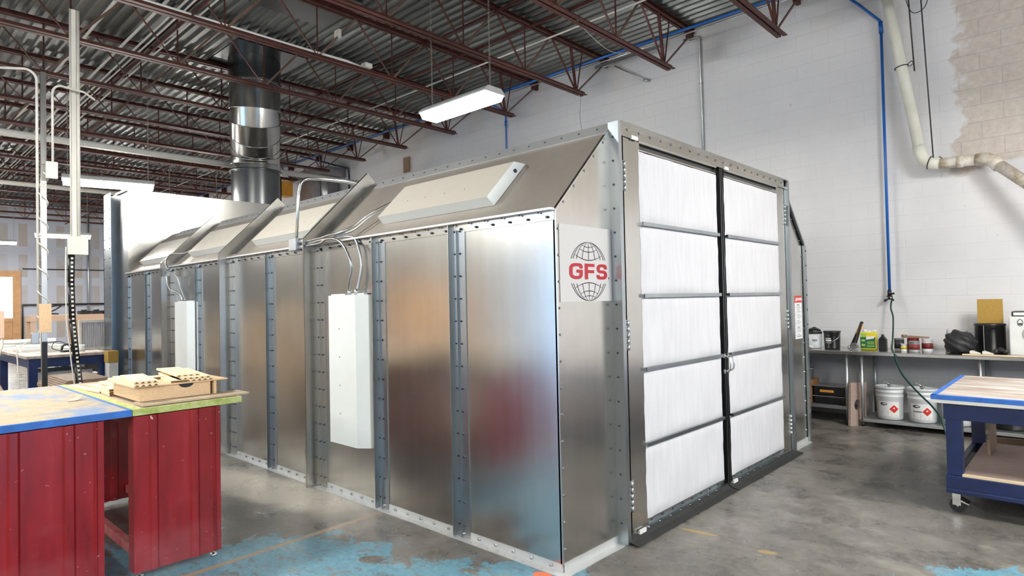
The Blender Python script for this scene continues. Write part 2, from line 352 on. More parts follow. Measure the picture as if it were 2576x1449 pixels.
# ------------------------------------------------------------------ roof joists
def make_joist(x):
    t = thing('roof_joist', '', 'roof joist', (x, 0, 0), 0, 'open-web steel roof joists under the deck')
    y0, y1 = -9.6, YW-.01
    b = MB(); 
    for s in (-1, 1): b.box((s*.012, y0, 5.725), (s*.016, y1, 5.775)); b.box((s*.012, y0, 5.77), (s*.065, y1, 5.776)); b.box((s*.012, y0, 5.72), (s*.055, y1, 5.726))
    b.box((-.03, y1-.15, 5.63), (.03, y1, 5.72)); b.build('top_chord', M['iron'], t)
    b = MB()
    for s in (-1, 1): b.box((s*.012, y0, 4.985), (s*.016, 5.50, 5.04)); b.box((s*.012, y0, 4.98), (s*.07, 5.50, 4.987))
    b.build('bottom_chord', M['iron'], t)
    nodes = [5.28-1.245*k+(-.0 if k else 0) for k in range(12)]
    dg = MB().bar((0,0,5.0), (0,-.62,5.73), .028, .012).build('web_member', M['iron'], t); dg.location = (0, nodes[0], 0)
    du = MB().bar((0,0,5.0), (0,.62,5.73), .02, .03).build('web_member', M['iron_lit'], t); du.location = (0, nodes[1], 0)
    vt = MB().cyl((0,0,5.0), (0,0,5.73), .011, 6).build('web_member', M['iron'], t); vt.location = (0, nodes[1], 0)
    for k, yn in enumerate(nodes):
        for o in (dg, du, vt):
            if (k == 0 and o in (dg,)) or (k == 1 and o in (du, vt)) or (k == 0 and o in (du, vt)): continue
            c = o.copy(); COL.objects.link(c); c.parent = t; c.location = (0, yn, 0)
    MB().bar((0, 5.30, 5.0), (0, 6.12, 5.68), .022).build('web_member', M['iron_lit'], t)
    MB().bar((0, 5.28, 5.0), (0, 5.16, 5.73), .045, .02).build('web_member', M['iron'], t)
    MB().cyl((0, 5.30, 5.0), (0, 5.48, 5.73), .010, 6).build('web_member', M['iron'], t)
    return t
JX = [-.56-1.602*k for k in range(-2, 17)]
ordn = ['first','second','third','fourth','fifth','sixth','seventh','eighth','ninth','tenth','eleventh','twelfth','thirteenth','fourteenth','fifteenth','sixteenth','seventeenth','eighteenth','nineteenth']
J0 = make_joist(JX[0])
for i, x in enumerate(JX):
    o = J0 if i == 0 else dup(J0, (x, 0, 0))
    if i < 2: o['label'] = 'rust-red open-web roof joist overhead, %s' % ('nearest the camera' if i == 0 else 'second nearest the camera')
    else: o['label'] = 'rust-red roof joist, %s from the right along the top of the block wall' % ordn[i-2]
# bridging angles, along x
def xrun(y, z, x0, x1, name, mat, label, cat, r=.012, box=False, group=None):
    b = MB()
    if box: b.box((x0, y-.018, z-.003), (x1, y+.018, z+.003)); b.box((x0, y-.018, z-.036), (x1, y-.013, z))
    else: b.cyl((x0, y, z), (x1, y, z), r, 8)
    return tag(b.build(name, mat), label, cat, group)
for y, z, wh in ((3.03, 5.065, 'lower joist chords over the middle of the booth'), (-.07, 5.065, 'lower joist chords over the booth lights at left'), (3.4, 5.70, 'upper joist chords over the middle of the booth'), (.35, 5.70, 'upper joist chords at the upper left')):
    xrun(y, z, XF+1, 3.5, 'bridging_angle', M['iron'], 'brown bridging angle on the '+wh, 'bridging', box=True)
for y, z, r, lb in ((-.02, 5.60, .02, 'thickest pale conduit of the bundle run under the roof deck at left'), (.17, 5.62, .016, 'pale conduit beside the thickest one under the deck'), (.25, 5.62, .013, 'thin pale conduit in the bundle under the deck'), (.45, 5.62, .013, 'outermost thin pale conduit of the bundle, nearest the duct'), (4.45, 5.6, .014, 'thin pale conduit under the deck above the hanging light'), (-.5, 5.58, .02, 'stout pale conduit under the deck nearest the left edge')):
    xrun(y, z, XF+2, (3 if y > 4 else -4.5), 'ceiling_conduit', M['offwhite'], lb, 'conduit', r, group='conduits under the roof deck')
tag(MB().cyl((-9.15, -3, 4.2), (-9.15, 5.9, 4.2), .055, 12).build('trunk_pipe', M['offwhite']), 'thick pale pipe running under the joists behind the round duct', 'pipe')
tag(MB().cyl((-14.5, -3, 4.35), (-14.5, 5.9, 4.35), .05, 10).build('trunk_pipe', M['offwhite']), 'thinner pale pipe far behind, crossing beside the hanging left light', 'pipe')
b = MB(); b.tube([(-5.38, -1.0, 5.06), (-5.38, 1.2, 5.06), (-5.37, 2.0, 5.07), (-5.4, 2.3, 5.06)], .02, 8)
o = tag(b.build('joist_cable', M['white_metal']), 'white plastic raceway lying along a joist bottom flange beside the duct', 'raceway')
tag(MB().box((-5.43, 2.28, 5.05), (-5.31, 2.4, 5.12)).build('junction_box', M['offwhite'], bevel=.006), 'small white junction box at the end of the joist raceway', 'junction box')
tag(MB().box((-5.44, 1.85, 5.36), (-5.32, 1.9, 5.48)).build('junction_box', M['offwhite'], bevel=.006), 'small square white box hung up among the joist webs', 'junction box')

# ------------------------------------------------------------------ spray booth
B = thing('spray_booth', 'large galvanized sheet-metal spray booth with white filter doors and a logo panel', 'spray booth', (0,0,0))
Q = math.sqrt(.5)
def seams(): return [(k, k in (3, 5, 7)) for k in range(1, 9)]
# side wall sheets, near side then far side
for k in range(9):
    x1, x0 = -k*PW, -(k+1)*PW if k < 8 else XP
    MB().box((x0+.001, 0, .01), (x1-.001, .02, HE)).build('side_panel', M['galv'], B)
MB().box((XP, BW-.02, .01), (0, BW, HE)).build('far_side_panel', M['galv'], B)
# sloped eave panels, roof
for (a, c_) in ((0, 3), (3, 5), (5, 7), (7, 9)):
    x1, x0 = -a*PW, (-c_*PW if c_ < 9 else XP)
    b = MB(); b.poly([(x0+.002, 0, HE), (x0+.002, YO, HT), (x0+.002, YO+.014, HT-.014), (x0+.002, .014, HE-.014)], (x1-x0-.004, 0, 0))
    b.build('eave_panel', M['galv_slope'], B)
MB().poly([(XP, BW, HE), (XP, BW-YO, HT), (XP, BW-YO-.014, HT-.014), (XP, BW-.014, HE-.014)], (-XP, 0, 0)).build('eave_panel', M['galv_slope'], B)
MB().box((XP, YO, HT-.02), (0, BW-YO, HT)).build('roof_panel', M['galv'], B)
# ridge rail, bright sloping strip with punched bolts; eave rail
for (a, c_) in ((0, 3), (3, 5), (5, 7), (7, 9)):
    x1, x0 = -a*PW-.03*(a > 0), (-c_*PW+.06 if c_ < 9 else XP+.35)
    b = MB(); s0 = .775
    def sl(s, h): return (s*Q-h*Q, HE+s*Q+h*Q)
    P4 = [sl(s0, .004), sl(s0+.112, .012), sl(s0+.112, .0), sl(s0, 0)]
    # paler, less metallic trim colour stands in for lamplight on the rail
    y0, z0 = sl(s0, .008); yt, zt = sl(s0+.118, .008)
    b.poly([(x0, y0, z0), (x0, y0+.006, z0-.006), (x0, yt+.006, zt-.006), (x0, yt, zt)], (x1-x0, 0, 0))
    b.mi = 1; x = x1-.09
    while x > x0+.04:
        b.bolt(((x), (y0+yt)/2, (z0+zt)/2), (0, -.6, .8), .0085, .007); x -= .1524
    b.build('ridge_rail', [M['trim'], M['dark_bolt']], B)
    b = MB(); x1 = -a*PW-.002; x0 = (-c_*PW if c_ < 9 else XP)+.002
    b.box((x0, -.042, HE-.008), (x1, .0, HE+.006)); b.mi = 2; b.box((x0, -.006, HE-.065), (x1, -.001, HE-.008))
    b.mi = 1; x = x1-.05; i = 0
    while x > x0+.03:
        b.bolt((x, -.008, HE-.045), (0, -1, 0), .009, .012); b.bolt((x-.06, -.02, HE-.012), (0, 0, -1), .007, .008); x -= .1524
    b.build('eave_rail', [M['trim'], M['dark_bolt'], M['galv']], B)
# base angle
b = MB(); b.box((XP, -.055, .0), (.0, .0, .005)); b.box((XP, -.0045, .0), (0, 0, .05)); b.box((0, -.055, 0), (.06, .60, .005)); b.box((0, 0, 0), (.006, .575, .05))
b.mi = 1; x = -.08
while x > XP+.1:
    b.bolt((x, -.006, .03), (0, -1, 0), .010, .014); b.cyl((x-.05, -.038, .004), (x-.05, -.038, .0065), .007, 6); x -= .1524
b.build('base_angle', [M['trim'], M['bolt']], B)
# seams with back-to-back flanges
for k, big in seams():
    x = -k*PW
    b = MB()
    if not big:
        b.box((x-.004, -.036, .0), (x, 0, HE-.012)); b.mi = 2; b.box((x-.0045, -.038, .0), (x+.001, -.0355, HE-.012)); b.mi = 0; b.box((x, -.0065, .006), (x+.135, 0, HE-.05)); b.box((x+.058, -.022, .006), (x+.063, -.006, HE-.05))
        for zz in range(14):
            for s in (.035, .088):
                b.mi = 1; b.bolt((x+s, -.006, .09+zz*.1524), (0, -1, 0), .0075, .011); b.mi = 0
        b.build('seam_flange', [M['galv_flange'], M['dark_bolt'], M['zinc']], B)
    else:
        d = .115; zt = HE+d*(math.sqrt(2)-1)
        e0 = (YO-.02, HT-.02)
        ye, ze = YO+.03, HT+.03       # tip
        pts = [(0, 0), (-d, 0), (-d, zt), (ye-d*Q-.02*Q, ze+d*Q-.02*Q), (ye-.012, ze-.012), (0, HE)]
        b.poly([(x-.006, p[0], p[1]) for p in pts], (.005, 0, 0))
        b.poly([(x-.03, p[0], p[1]) for p in [(-d, 0), (-d, zt), (pts[3][0], pts[3][1]), (pts[3][0]+.003, pts[3][1]-.003), (-d+.004, zt-.002), (-d+.004, 0)]], (.03, 0, 0))
        b.box((x, -.0065, .006), (x+.15, 0, HE-.06)); b.box((x+.002, -.03, .006), (x+.007, 0, HE-.06)); b.box((x+.075, -.022, .006), (x+.08, -.006, HE-.06))
        # lap strip up the slope
        b.poly([(x, .03, HE+.03), (x, YO-.03, HT-.03), (x, YO-.038, HT-.022), (x, .022, HE+.038)], (.12, 0, 0))
        b.mi = 1
        for zz in range(14):
            for s in (.045, .11): b.bolt((x+s, -.006, .09+zz*.1524), (0, -1, 0), .0075, .011)
        for i in range(5): s = .12+i*.11; b.bolt((x+.085, s-.008, HE+s+.008), (0, -1, 1), .009, .008)
        b.build('ring_flange', [M['galv'], M['dark_bolt']], B)
# end strips by the plenum
b = MB(); x = XP; b.box((x, -.006, 0), (x+.13, 0, HE-.06)); b.box((x+.06, -.02, 0), (x+.065, -.006, HE-.06)); b.mi = 1
for zz in range(14):
    for s in (.03, .095): b.bolt((x+s, -.006, .09+zz*.1524), (0, -1, 0), .009, .012)
b.build('seam_flange', [M['galv_flange'], M['dark_bolt']], B)
# exhaust plenum
b = MB(); b.box((XP-.9, 0, 0), (XP, .66, ZP)); b.build('plenum_sheet', M['galv'], B)
MB().box((XP-.9, .662, HT+.001), (XP-.002, BW, ZP-.004)).build('plenum_sheet', M['galv'], B)
MB().box((XP-.9, .662, .01), (XP-.001, BW, HT)).build('plenum_sheet', M['galv'], B)
b = MB(); b.box((XP-.92, -.09, 0), (XP-.9, .05, ZP+.01)); b.box((XP-.92, -.09, 0), (XP-.52, -.084, ZP+.01)); b.mi = 1
for zz in range(21):
    for s in (-.86, -.58): b.bolt((XP+s, -.09, .1+zz*.1524), (0, -1, 0), .009, .01)
b.build('plenum_channel', [M['galv_flange'], M['bolt']], B)
b = MB(); b.box((XP-.5, -.03, ZP-.03), (XP, 0, ZP)); b.mi = 1
for i in range(20): b.bolt((XP+.001, .02, .2+i*.1524), (1, 0, 0), .008, .006)
b.build('plenum_trim', [M['galv_flange'], M['bolt']], B)

# front wings, plane x=0
FX = .055
b = MB(); b.poly([(-.015, 0, .0), (-.015, .60, .0), (-.015, .60, HE+.60), (-.015, 0, HE)], (.015, 0, 0)); b.mi = 1
for i in range(13): b.bolt((0, .025, .13+i*.157), (1, 0, 0), .009, .008)
for i in range(5): s = .085+i*.108; b.bolt((0, s, HE+s-.035), (1, 0, 0), .009, .008)
b.build('front_wing', [M['galv'], M['bolt']], B)
b = MB(); b.box((0, -.004, .0), (.006, .006, HE)); b.poly([(0, 0, HE), (0, .6, HE+.6), (0, .603, HE+.597), (0, .003, HE-.003)], (.006, 0, 0)); b.build('corner_trim', M['zinc'], B)
b = MB(); b.poly([(-.015, BW, .0), (-.015, BW-.60, .0), (-.015, BW-.60, HE+.60), (-.015, BW, HE)], (.015, 0, 0)); b.mi = 1
for i in range(13): b.bolt((0, BW-.025, .13+i*.157), (1, 0, 0), .009, .008)
for i in range(5): s = .085+i*.108; b.bolt((0, BW-s, HE+s-.035), (1, 0, 0), .009, .008)
b.build('front_wing', [M['galv'], M['bolt']], B)
b = MB(); b.box((-.01, BW, 0), (.03, BW+.05, HE)); b.poly([(0, BW, HE), (0, BW-.6, HE+.6), (0, BW-.6, HE+.63), (0, BW, HE+.03)], (.03, 0, 0)); b.mi = 1
for i in range(13): b.bolt((.03, BW+.02, .15+i*.16), (1, 0, 0), .012, .006)
b.build('corner_trim', [M['galv_flange'], M['dark_bolt']], B)
b = MB(); b.box((0, BW-.60, 0), (.05, BW, .005)); b.box((0, BW-.6, 0), (.005, BW, .05)); b.build('base_angle', M['trim'], B)
# door posts and header
for s in (0, 1):
    y0 = .52 if s == 0 else BW-.60; b = MB()
    yy = (lambda v: v) if s == 0 else (lambda v: BW-v)
    b.box((.0, yy(.574), .0), (.08, yy(.578), HT)); b.box((.075, yy(.578), .0), (.08, yy(.612), HT)); b.box((.0, yy(.578), 0), (.04, yy(.64), HT-.01)); b.box((.04, yy(.607), .0), (.075, yy(.612), HT)); b.box((FX-.006, yy(.612), .0), (FX, yy(.648), HT)); b.mi = 1
    for i in range(17): b.bolt((.035, yy(.574), .14+i*.157), (0, -1 if s == 0 else 1, 0), .008, .008)
    b.build('door_post', [M['galv_flange'], M['dark_bolt']], B)
b = MB(); b.box((0, .60, HT-.006), (FX+.03, BW-.60, HT+.006)); b.box((FX-.006, .592, 2.672), (FX, BW-.592, HT)); b.box((FX, .60, 2.668), (FX+.012, BW-.6, 2.69)); b.mi = 1
n_ = 20
for i in range(n_): b.bolt((FX, .72+i*(BW-1.44)/(n_-1), 2.722), (1, 0, 0), .010, .008)
b.build('header', [M['galv'], M['bolt']], B)

# filter doors
RZ = [.09, .60, 1.108, 1.608, 2.10, 2.605]
def fleece(y0, y1, z0, z1, seed):
    r = random.Random(seed); n, m = 26, 14; vs = []; 
    ph = r.uniform(0, 6); e = [.003*math.sin(ph+k*.55)+.002*math.sin(ph*2+k*1.3)+r.uniform(-.0015, .0015) for k in range(60)]
    for j in range(m+1):
        for i in range(n+1):
            u, v = i/n, j/m; y = y0+(y1-y0)*u; z = z0+(z1-z0)*v
            d = min(u, 1-u)*(y1-y0); dz = min(v, 1-v)*(z1-z0); dd = min(d, dz)
            x = .012*min(1, dd/.03)+.006*math.sin(9*u+seed)*math.sin(5*v+seed*2)*min(1, dd/.08)+.008*math.exp(-((d-.055)/.014)**2)*math.sin(v*8+seed)
            if i in (0, n): y += e[j]*1.0
            if j in (0, m): z += e[i+14]*.35
            vs.append((FX+.0008+x, y, z))
    b = MB(); b.add(vs, [[j*(n+1)+i, j*(n+1)+i+1, (j+1)*(n+1)+i+1, (j+1)*(n+1)+i] for j in range(m) for i in range(n)], True)
    return b
def make_door(ya, yb, hinge_left, label):
    yf0, yf1 = (.862, 2.045) if hinge_left else (2.212, 3.405)
    d = MB(); d.box((.02, ya, .035), (FX, yf0+.006 if hinge_left else yf0-.07, 2.665)); d.box((.02, yf1+(.07 if hinge_left else -.006), .035), (FX, yb, 2.665))
    d.box((.02, yf0-.005, 2.61), (.03, yf1+.005, 2.665)); d.box((.02, yf0-.005, .035), (.03, yf1+.005, .09))
    D = d.build('filter_door', M['galv'], B); D['label'] = label
    # header channel (dark inside), bottom channel with bolts
    b = MB(); b.box((FX-.004, yf0-.01, 2.655), (FX+.008, yf1+.01, 2.668)); b.box((FX-.004, yf0-.0, 2.602), (FX+.004, yf1, 2.612)); b.mi = 1; b.box((.03, yf0, 2.612), (.034, yf1, 2.655)); b.build('top_channel', [M['zinc'], M['dark_duct']], D)
    b = MB(); b.box((.03, ya+.02, .036), (FX+.006, yb-.02, .048)); b.box((FX-.01, yf0-.01, .085), (FX+.002, yf1+.01, .098)); b.box((.03, yf0, .048), (.034, yf1, .09)); b.mi = 1
    for i in range(8): b.bolt((.036, yf0+.07+i*.148, .07), (1, 0, 0), .010, .012); b.bolt((FX+.006, yf0+.0+i*.148, .042), (1, 0, 0), .007, .006)
    b.build('bottom_channel', [M['galv_flange'], M['bolt']], D)
    # meeting stile: narrow dark channel
    y0, y1 = (2.05, 2.122) if hinge_left else (2.142, 2.208)
    b = MB(); b.box((.02, y0, .05), (.026, y1, 2.66)); b.box((.026, y1-.014 if hinge_left else y0, .05), (FX+.012, y1 if hinge_left else y0+.014, 2.665)); b.box((.026, y0-.006 if hinge_left else y1, .05), (FX, y0 if hinge_left else y1+.006, 2.66)); b.mi = 1
    for i in range(17): b.bolt((.026, (y0+y1)/2, .16+i*.152), (1, 0, 0), .008, .01)
    b.build('meeting_stile', [M['dark_duct'], M['bolt']], D)
    for i in range(5): fleece(yf0-.012, yf1+.010, RZ[i]+.007, RZ[i+1]-.007, i*3+(1 if hinge_left else 40)).build('filter_pad', M['filter'], D)
    for i in range(1, 5): MB().box((FX, yf0-.006, RZ[i]-.011), (FX+.026, yf1+.006, RZ[i]+.011)).box((FX+.02, yf0-.006, RZ[i]-.013), (FX+.024, yf1+.006, RZ[i]+.013)).build('filter_bar', M['galv_flange'], D)
    yh = ya-.004 if hinge_left else yb+.004
    for z in (.295, 1.35, 2.405):
        b = MB(); 
        for k in range(5): b.cyl((FX+.006, yh, z-.1+k*.04), (FX+.006, yh, z-.1+k*.04+.036), .011, 10)
        s = -1 if hinge_left else 1; b.box((FX, yh-.03, z-.1), (FX+.004, yh+.03, z+.1)); b.build('hinge', M['legsteel'], D)
    yh = y1-.02 if hinge_left else y0+.03
    b = MB(); b.tube([(FX+.012, yh, .98), (FX+.03, yh, .975), (FX+.055, yh, .995), (FX+.062, yh, 1.035), (FX+.055, yh, 1.08), (FX+.03, yh, 1.1), (FX+.012, yh, 1.095)], .007, 8)
    b.box((FX, yh-.016, .955), (FX+.014, yh+.016, .99)); b.box((FX, yh-.016, 1.085), (FX+.014, yh+.016, 1.12)); b.build('handle', M['zinc'], D)
    for (yy, zz) in (((ya+.1, .038), (ya+.12, 2.668)) if hinge_left else ((ya+.1, .038), (ya+.09, 2.668))):
        MB().box((FX+.006, yy-.04, zz-.006), (FX+.02, yy+.04, zz+.02)).build('latch_clip', M['white_metal'], D)
    return D
make_door(.665, 2.128, True, 'left hinged door with five white filter pads')
make_door(2.138, 3.602, False, 'right hinged door with five white filter pads')
# rubber sweep curling on to the floor
for y0, y1 in ((.60, 2.12), (2.14, 3.70)):
    b = MB(); pr = [(FX-.02, .04), (FX+.005, .025), (FX+.03, .012), (FX+.085, .004), (FX+.09, .0075), (FX+.033, .017), (FX+.01, .03), (FX-.015, .045)]
    b.poly([(p[0], y0, p[1]) for p in pr], (0, y1-y0, 0)); b.build('door_sweep', M['rubber'], B)

# logo panel
def ribbon(b, pts, w, x):           # flat stroke in the yz plane facing +x
    P = [Vector((0, p[0], p[1])) for p in pts]; n = len(P); vs = []
    for i in range(n):
        d0 = (P[i]-P[i-1]).normalized() if i else (P[1]-P[0]).normalized()
        d1 = (P[i+1]-P[i]).normalized() if i < n-1 else d0
        nn = Vector((0, -(d0+d1).z, (d0+d1).y)).normalized(); c_ = max(.5, nn.dot(Vector((0, -d1.z, d1.y))))
        ww = (w[i] if isinstance(w, list) else w)/2/c_
        for s in (-1, 1): q = P[i]+nn*ww*s; vs.append((x, q.y, q.z))
    m = len(vs); vs += [(v[0]-.001, v[1], v[2]) for v in vs]
    fs = []
    for i in range(n-1):
        a = 2*i; fs += [(a, a+2, a+3, a+1), (m+a, m+a+1, m+a+3, m+a+2), (a, m+a, m+a+2, a+2), (a+1, a+3, m+a+3, m+a+1)]
    fs += [(0, 1, m+1, m), (2*n-2, m+2*n-2, m+2*n-1, 2*n-1)]
    b.add(vs, fs)
SG = MB().box((.0005, .031, 1.578), (.004, .573, 2.045)).build('logo_panel', M['sign'], B); SG['label'] = 'off-white panel with a red GFS logo'
b = MB(); XS = .0055
def rr(pts, r=.012, k=8):            # round the corners of a polyline
    out = [pts[0]]
    for i in range(1, len(pts)-1):
        p = Vector(pts[i]); a = Vector(pts[i-1]); c_ = Vector(pts[i+1])
        r1 = min(r, (a-p).length/2, (c_-p).length/2); A = p+(a-p).normalized()*r1; C = p+(c_-p).normalized()*r1
        for j in range(k+1): q = j/k; out.append(tuple((1-q)**2*A+2*q*(1-q)*p+q*q*C))
    out.append(pts[-1]); res = [out[0]]
    for p in out[1:]:
        if (Vector(p)-Vector(res[-1])).length > .0008: res.append(p)
    return res
zc, KZ, sw = 1.765, 1.75, .034; hh = .049*KZ
def L(pts, r=.05, w=sw): ribbon(b, rr(pts, r), w, XS)
q = sw/2
L([(.256-q, .35*hh), (.256-q, hh-q), (.119+q, hh-q), (.119+q, -hh+q), (.256-q, -hh+q), (.256-q, q)]); L([(.222, .0), (.192, .0)])
L([(.276+q, -hh), (.276+q, hh)]); L([(.276+sw, hh-q), (.381, hh-q)]); L([(.276+sw, -.0), (.376, -.0)])
L([(.516-q, .35*hh), (.516-q, hh-q), (.403+q, hh-q), (.403+q, .0), (.518-q, .0), (.518-q, -hh+q), (.401+q, -hh+q), (.401+q, -.4*hh)], .04)
b.v = [(v[0], v[1], zc+v[2]/KZ) for v in b.v]
b.build('lettering', M['logo_red'], SG)
gc = .319
for sg in (1, -1):
    b = MB()
    for lon in (-79, -61, -44, -22, 0, 22, 44, 61, 79):
        P = []
        for i in range(17):
            la = math.radians(24.4+(88-24.4)*i/16); P.append((gc+.2*math.sin(math.radians(lon))*math.cos(la), zc+sg*.183*math.sin(la)))
        ribbon(b, P, [.0048-.0034*i/16 for i in range(17)], XS)
    for hw, ze, sag, w in ((.138, .102, .032, .006), (.091, .140, .019, .0055), (.063, .161, .010, .0045)):
        P = [(gc+hw*(-1+2*i/16), zc+sg*(ze-sag*(1-(-1+2*i/16)**2))) for i in range(17)]
        ribbon(b, P, [max(.002, w*(1-.6*abs(-1+2*i/16))) for i in range(17)], XS)
    b.build('globe_mark', M['ink'], SG)
br_ = MB(); ribbon(br_, [(.535, zc-.046), (.535, zc-.034)], .008, XS); br_.build('registered_mark', M['ink'], SG)
# danger notice on the far wing
NP = MB().box((.0005, 3.985, 1.125), (.003, 4.20, 1.583)).build('warning_label', M['label_white'], B); NP['label'] = 'tall white notice with a red danger header'
MB().box((.003, 3.985, 1.51), (.0042, 4.20, 1.583)).build('header_band', M['label_red'], NP)
def text(s, size, mat, parent, loc, rot, name='lettering', ext=.0006, bold=0, sx=1):
    c_ = bpy.data.curves.new(name, 'FONT'); c_.body = s; c_.size = size; c_.extrude = ext; c_.offset = bold; c_.align_x = 'CENTER'; c_.align_y = 'CENTER'
    o = bpy.data.objects.new(name, c_); COL.objects.link(o); dg = bpy.context.evaluated_depsgraph_get(); me = bpy.data.meshes.new_from_object(o.evaluated_get(dg))
    bpy.data.objects.remove(o); me.materials.clear(); me.materials.append(mat); o = bpy.data.objects.new(name, me); COL.objects.link(o)
    o.location = loc; o.rotation_euler = rot; o.scale = (sx, 1, 1)
    if parent: o.parent = parent
    return o
text('DANGER', .042, M['label_white'], NP, (.0048, 4.115, 1.546), (PI/2, 0, PI/2), bold=.0012)
b = MB(); b.poly([(.0042, 4.005, 1.525), (.0042, 4.035, 1.525), (.0042, 4.02, 1.57)], (.001, 0, 0)); b.build('warning_triangle', M['label_white'], NP)
b = MB(); rz = random.Random(3)
z = 1.49
while z > 1.14:
    if rz.random() < .85: b.box((.003, 4.04, z), (.0036, 4.04+rz.uniform(.09, .145), z+(.009 if rz.random() < .15 else .004)))
    if rz.random() < .4: b.box((.003, 4.005, z), (.0036, 4.02, z+.007))
    z -= .0105
b.build('small_print', M['ink_grey'], NP)
# sloped light boxes
def slope_light(xa, xb):
    h = .08; s0, s1 = .14, .60
    def pp(s, hh): return (s*Q-hh*Q, HE+s*Q+hh*Q)
    A = [pp(s0, .002), pp(s1, .002), pp(s1-.07, h), pp(s0-.0, h)]
    b = MB(); b.mi = 0; b.add([(xa, *A[3]), (xb, *A[3]), (xb, *A[2]), (xa, *A[2])], [(0, 1, 2, 3)])
    b.mi = 1; e = .015
    b.add([(xa, *A[0]), (xb+e, *A[0]), (xb, *A[3]), (xa, *A[3])], [(0, 1, 2, 3)]); b.add([(xa, *A[1]), (xb+e, *A[1]), (xb, *A[2]), (xa, *A[2])], [(3, 2, 1, 0)])
    for x, xe in ((xa, xa), (xb, xb+e)): b.add([(xe, *A[0]), (x, *A[3]), (x, *A[2]), (xe, *A[1])], [(0, 1, 2, 3) if x == xa else (3, 2, 1, 0)])
    b.mi = 2
    for i in range(4): s = (A[2][0]+A[3][0])/2-.03; b.bolt((xa+.25+i*.22, s, HE+(A[2][1]+A[3][1])/2-HE-.03), (0, -1, 1), .005, .002)
    b.cyl((xb+.008, *pp(.48, .035)), (xb+.016, *pp(.48, .035)), .014, 12)
    return b.build('light_box', [M['white_cream'], M['white_box'], M['dark_bolt']], B)
for a, c_ in ((-1.85, -.61), (-4.13, -2.92), (-5.92, -4.72), (-7.82, -6.62)): slope_light(a, c_)
def wall_light(x0):
    b = MB(); z0, z1 = .452, 1.668
    b.poly([(x0, 0, z0), (x0, -.03, z0), (x0+.06, -.095, z0), (x0+.46, -.095, z0), (x0+.55, -.03, z0), (x0+.56, 0, z0)], (0, 0, z1-z0))
    b.box((x0+.03, -.05, z1), (x0+.24, -.02, z1+.012)); b.box((x0+.3, -.05, z1), (x0+.52, -.02, z1+.012)); b.mi = 1
    for i in range(4): b.bolt((x0+.22, -.095, z0+.25+i*.23), (0, -1, 0), .006, .003)
    return b.build('light_box', [M['white_box'], M['bolt']], B)
wall_light(-2.44); wall_light(-6.04)
# flexible conduit runs and connection boxes
def flex(pts, name='flexible_conduit', r=.011, m='steel', k=8): return MB().tube(smooth_path(pts, k), r, 8).build(name, M[m], B)
flex([(-2.72, -.10, 2.115), (-2.5, -.10, 2.12), (-2.35, -.12, 2.14), (-2.18, -.12, 2.12), (-2.06, -.12, 2.03), (-2.0, -.11, 1.9), (-2.06, -.09, 1.78), (-2.12, -.06, 1.70)])
flex([(-2.72, -.08, 2.135), (-2.45, -.08, 2.15), (-2.3, -.06, 2.15), (-2.1, -.03, 2.14), (-2.02, -.03, 2.05), (-1.98, -.03, 1.9), (-2.01, -.04, 1.75), (-2.03, -.05, 1.69)], m='legsteel')
flex([(-2.74, -.09, 2.155), (-2.5, -.09, 2.165), (-2.36, -.10, 2.175), (-2.2, -.07, 2.19), (-2.12, .02, 2.25), (-2.02, .1, 2.34), (-1.93, .22, 2.42), (-1.87, .27, 2.46)])
flex([(-2.3, -.08, 2.165), (-2.1, -.02, 2.2), (-1.98, .07, 2.31), (-1.9, .2, 2.38), (-1.86, .26, 2.43)], m='legsteel', r=.008)
for z in (1.69,): MB().cyl((-2.12, -.055, 1.668), (-2.12, -.055, 1.715), .017, 10).cyl((-2.03, -.05, 1.668), (-2.03, -.05, 1.715), .017, 10).build('conduit_fitting', M['zinc'], B)
flex([(-6.2, -.09, 2.08), (-6.28, -.1, 2.18), (-6.2, -.06, 2.28), (-6.05, .02, 2.28), (-5.94, .1, 2.32)], m='legsteel')
flex([(-6.25, -.1, 2.02), (-6.22, -.1, 1.92), (-6.1, -.1, 1.82), (-5.98, -.09, 1.80), (-5.9, -.06, 1.76), (-5.86, -.05, 1.69)], m='legsteel')
flex([(-6.18, -.1, 2.05), (-5.98, -.08, 2.0), (-5.92, -.05, 1.86), (-5.8, -.05, 1.74), (-5.76, -.05, 1.69)], m='legsteel', r=.008)
MB().box((-6.30, -.13, 2.0), (-6.22, -.07, 2.11)).build('connection_box', M['galv'], B)
b = MB(); b.tube([(-2.86, -.12, 2.2), (-2.92, -.06, 2.62)]+[(-2.92-.02*math.sin(a)*0, -.05+.12*(1-math.cos(a)), 2.66+.10*math.sin(a)) for a in [i*PI/12 for i in range(1, 7)]]+[(-3.15, .55, 2.83), (-3.9, 1.3, 2.98)], .014, 10); b.build('rigid_conduit', M['zinc'], B)
MB().box((-2.95, -.15, 2.08), (-2.83, -.06, 2.19)).cyl((-2.83, -.1, 2.16), (-2.77, -.1, 2.16), .02, 8).cyl((-2.83, -.1, 2.11), (-2.77, -.1, 2.11), .02, 8).build('connection_box', M['legsteel'], B, bevel=.004)

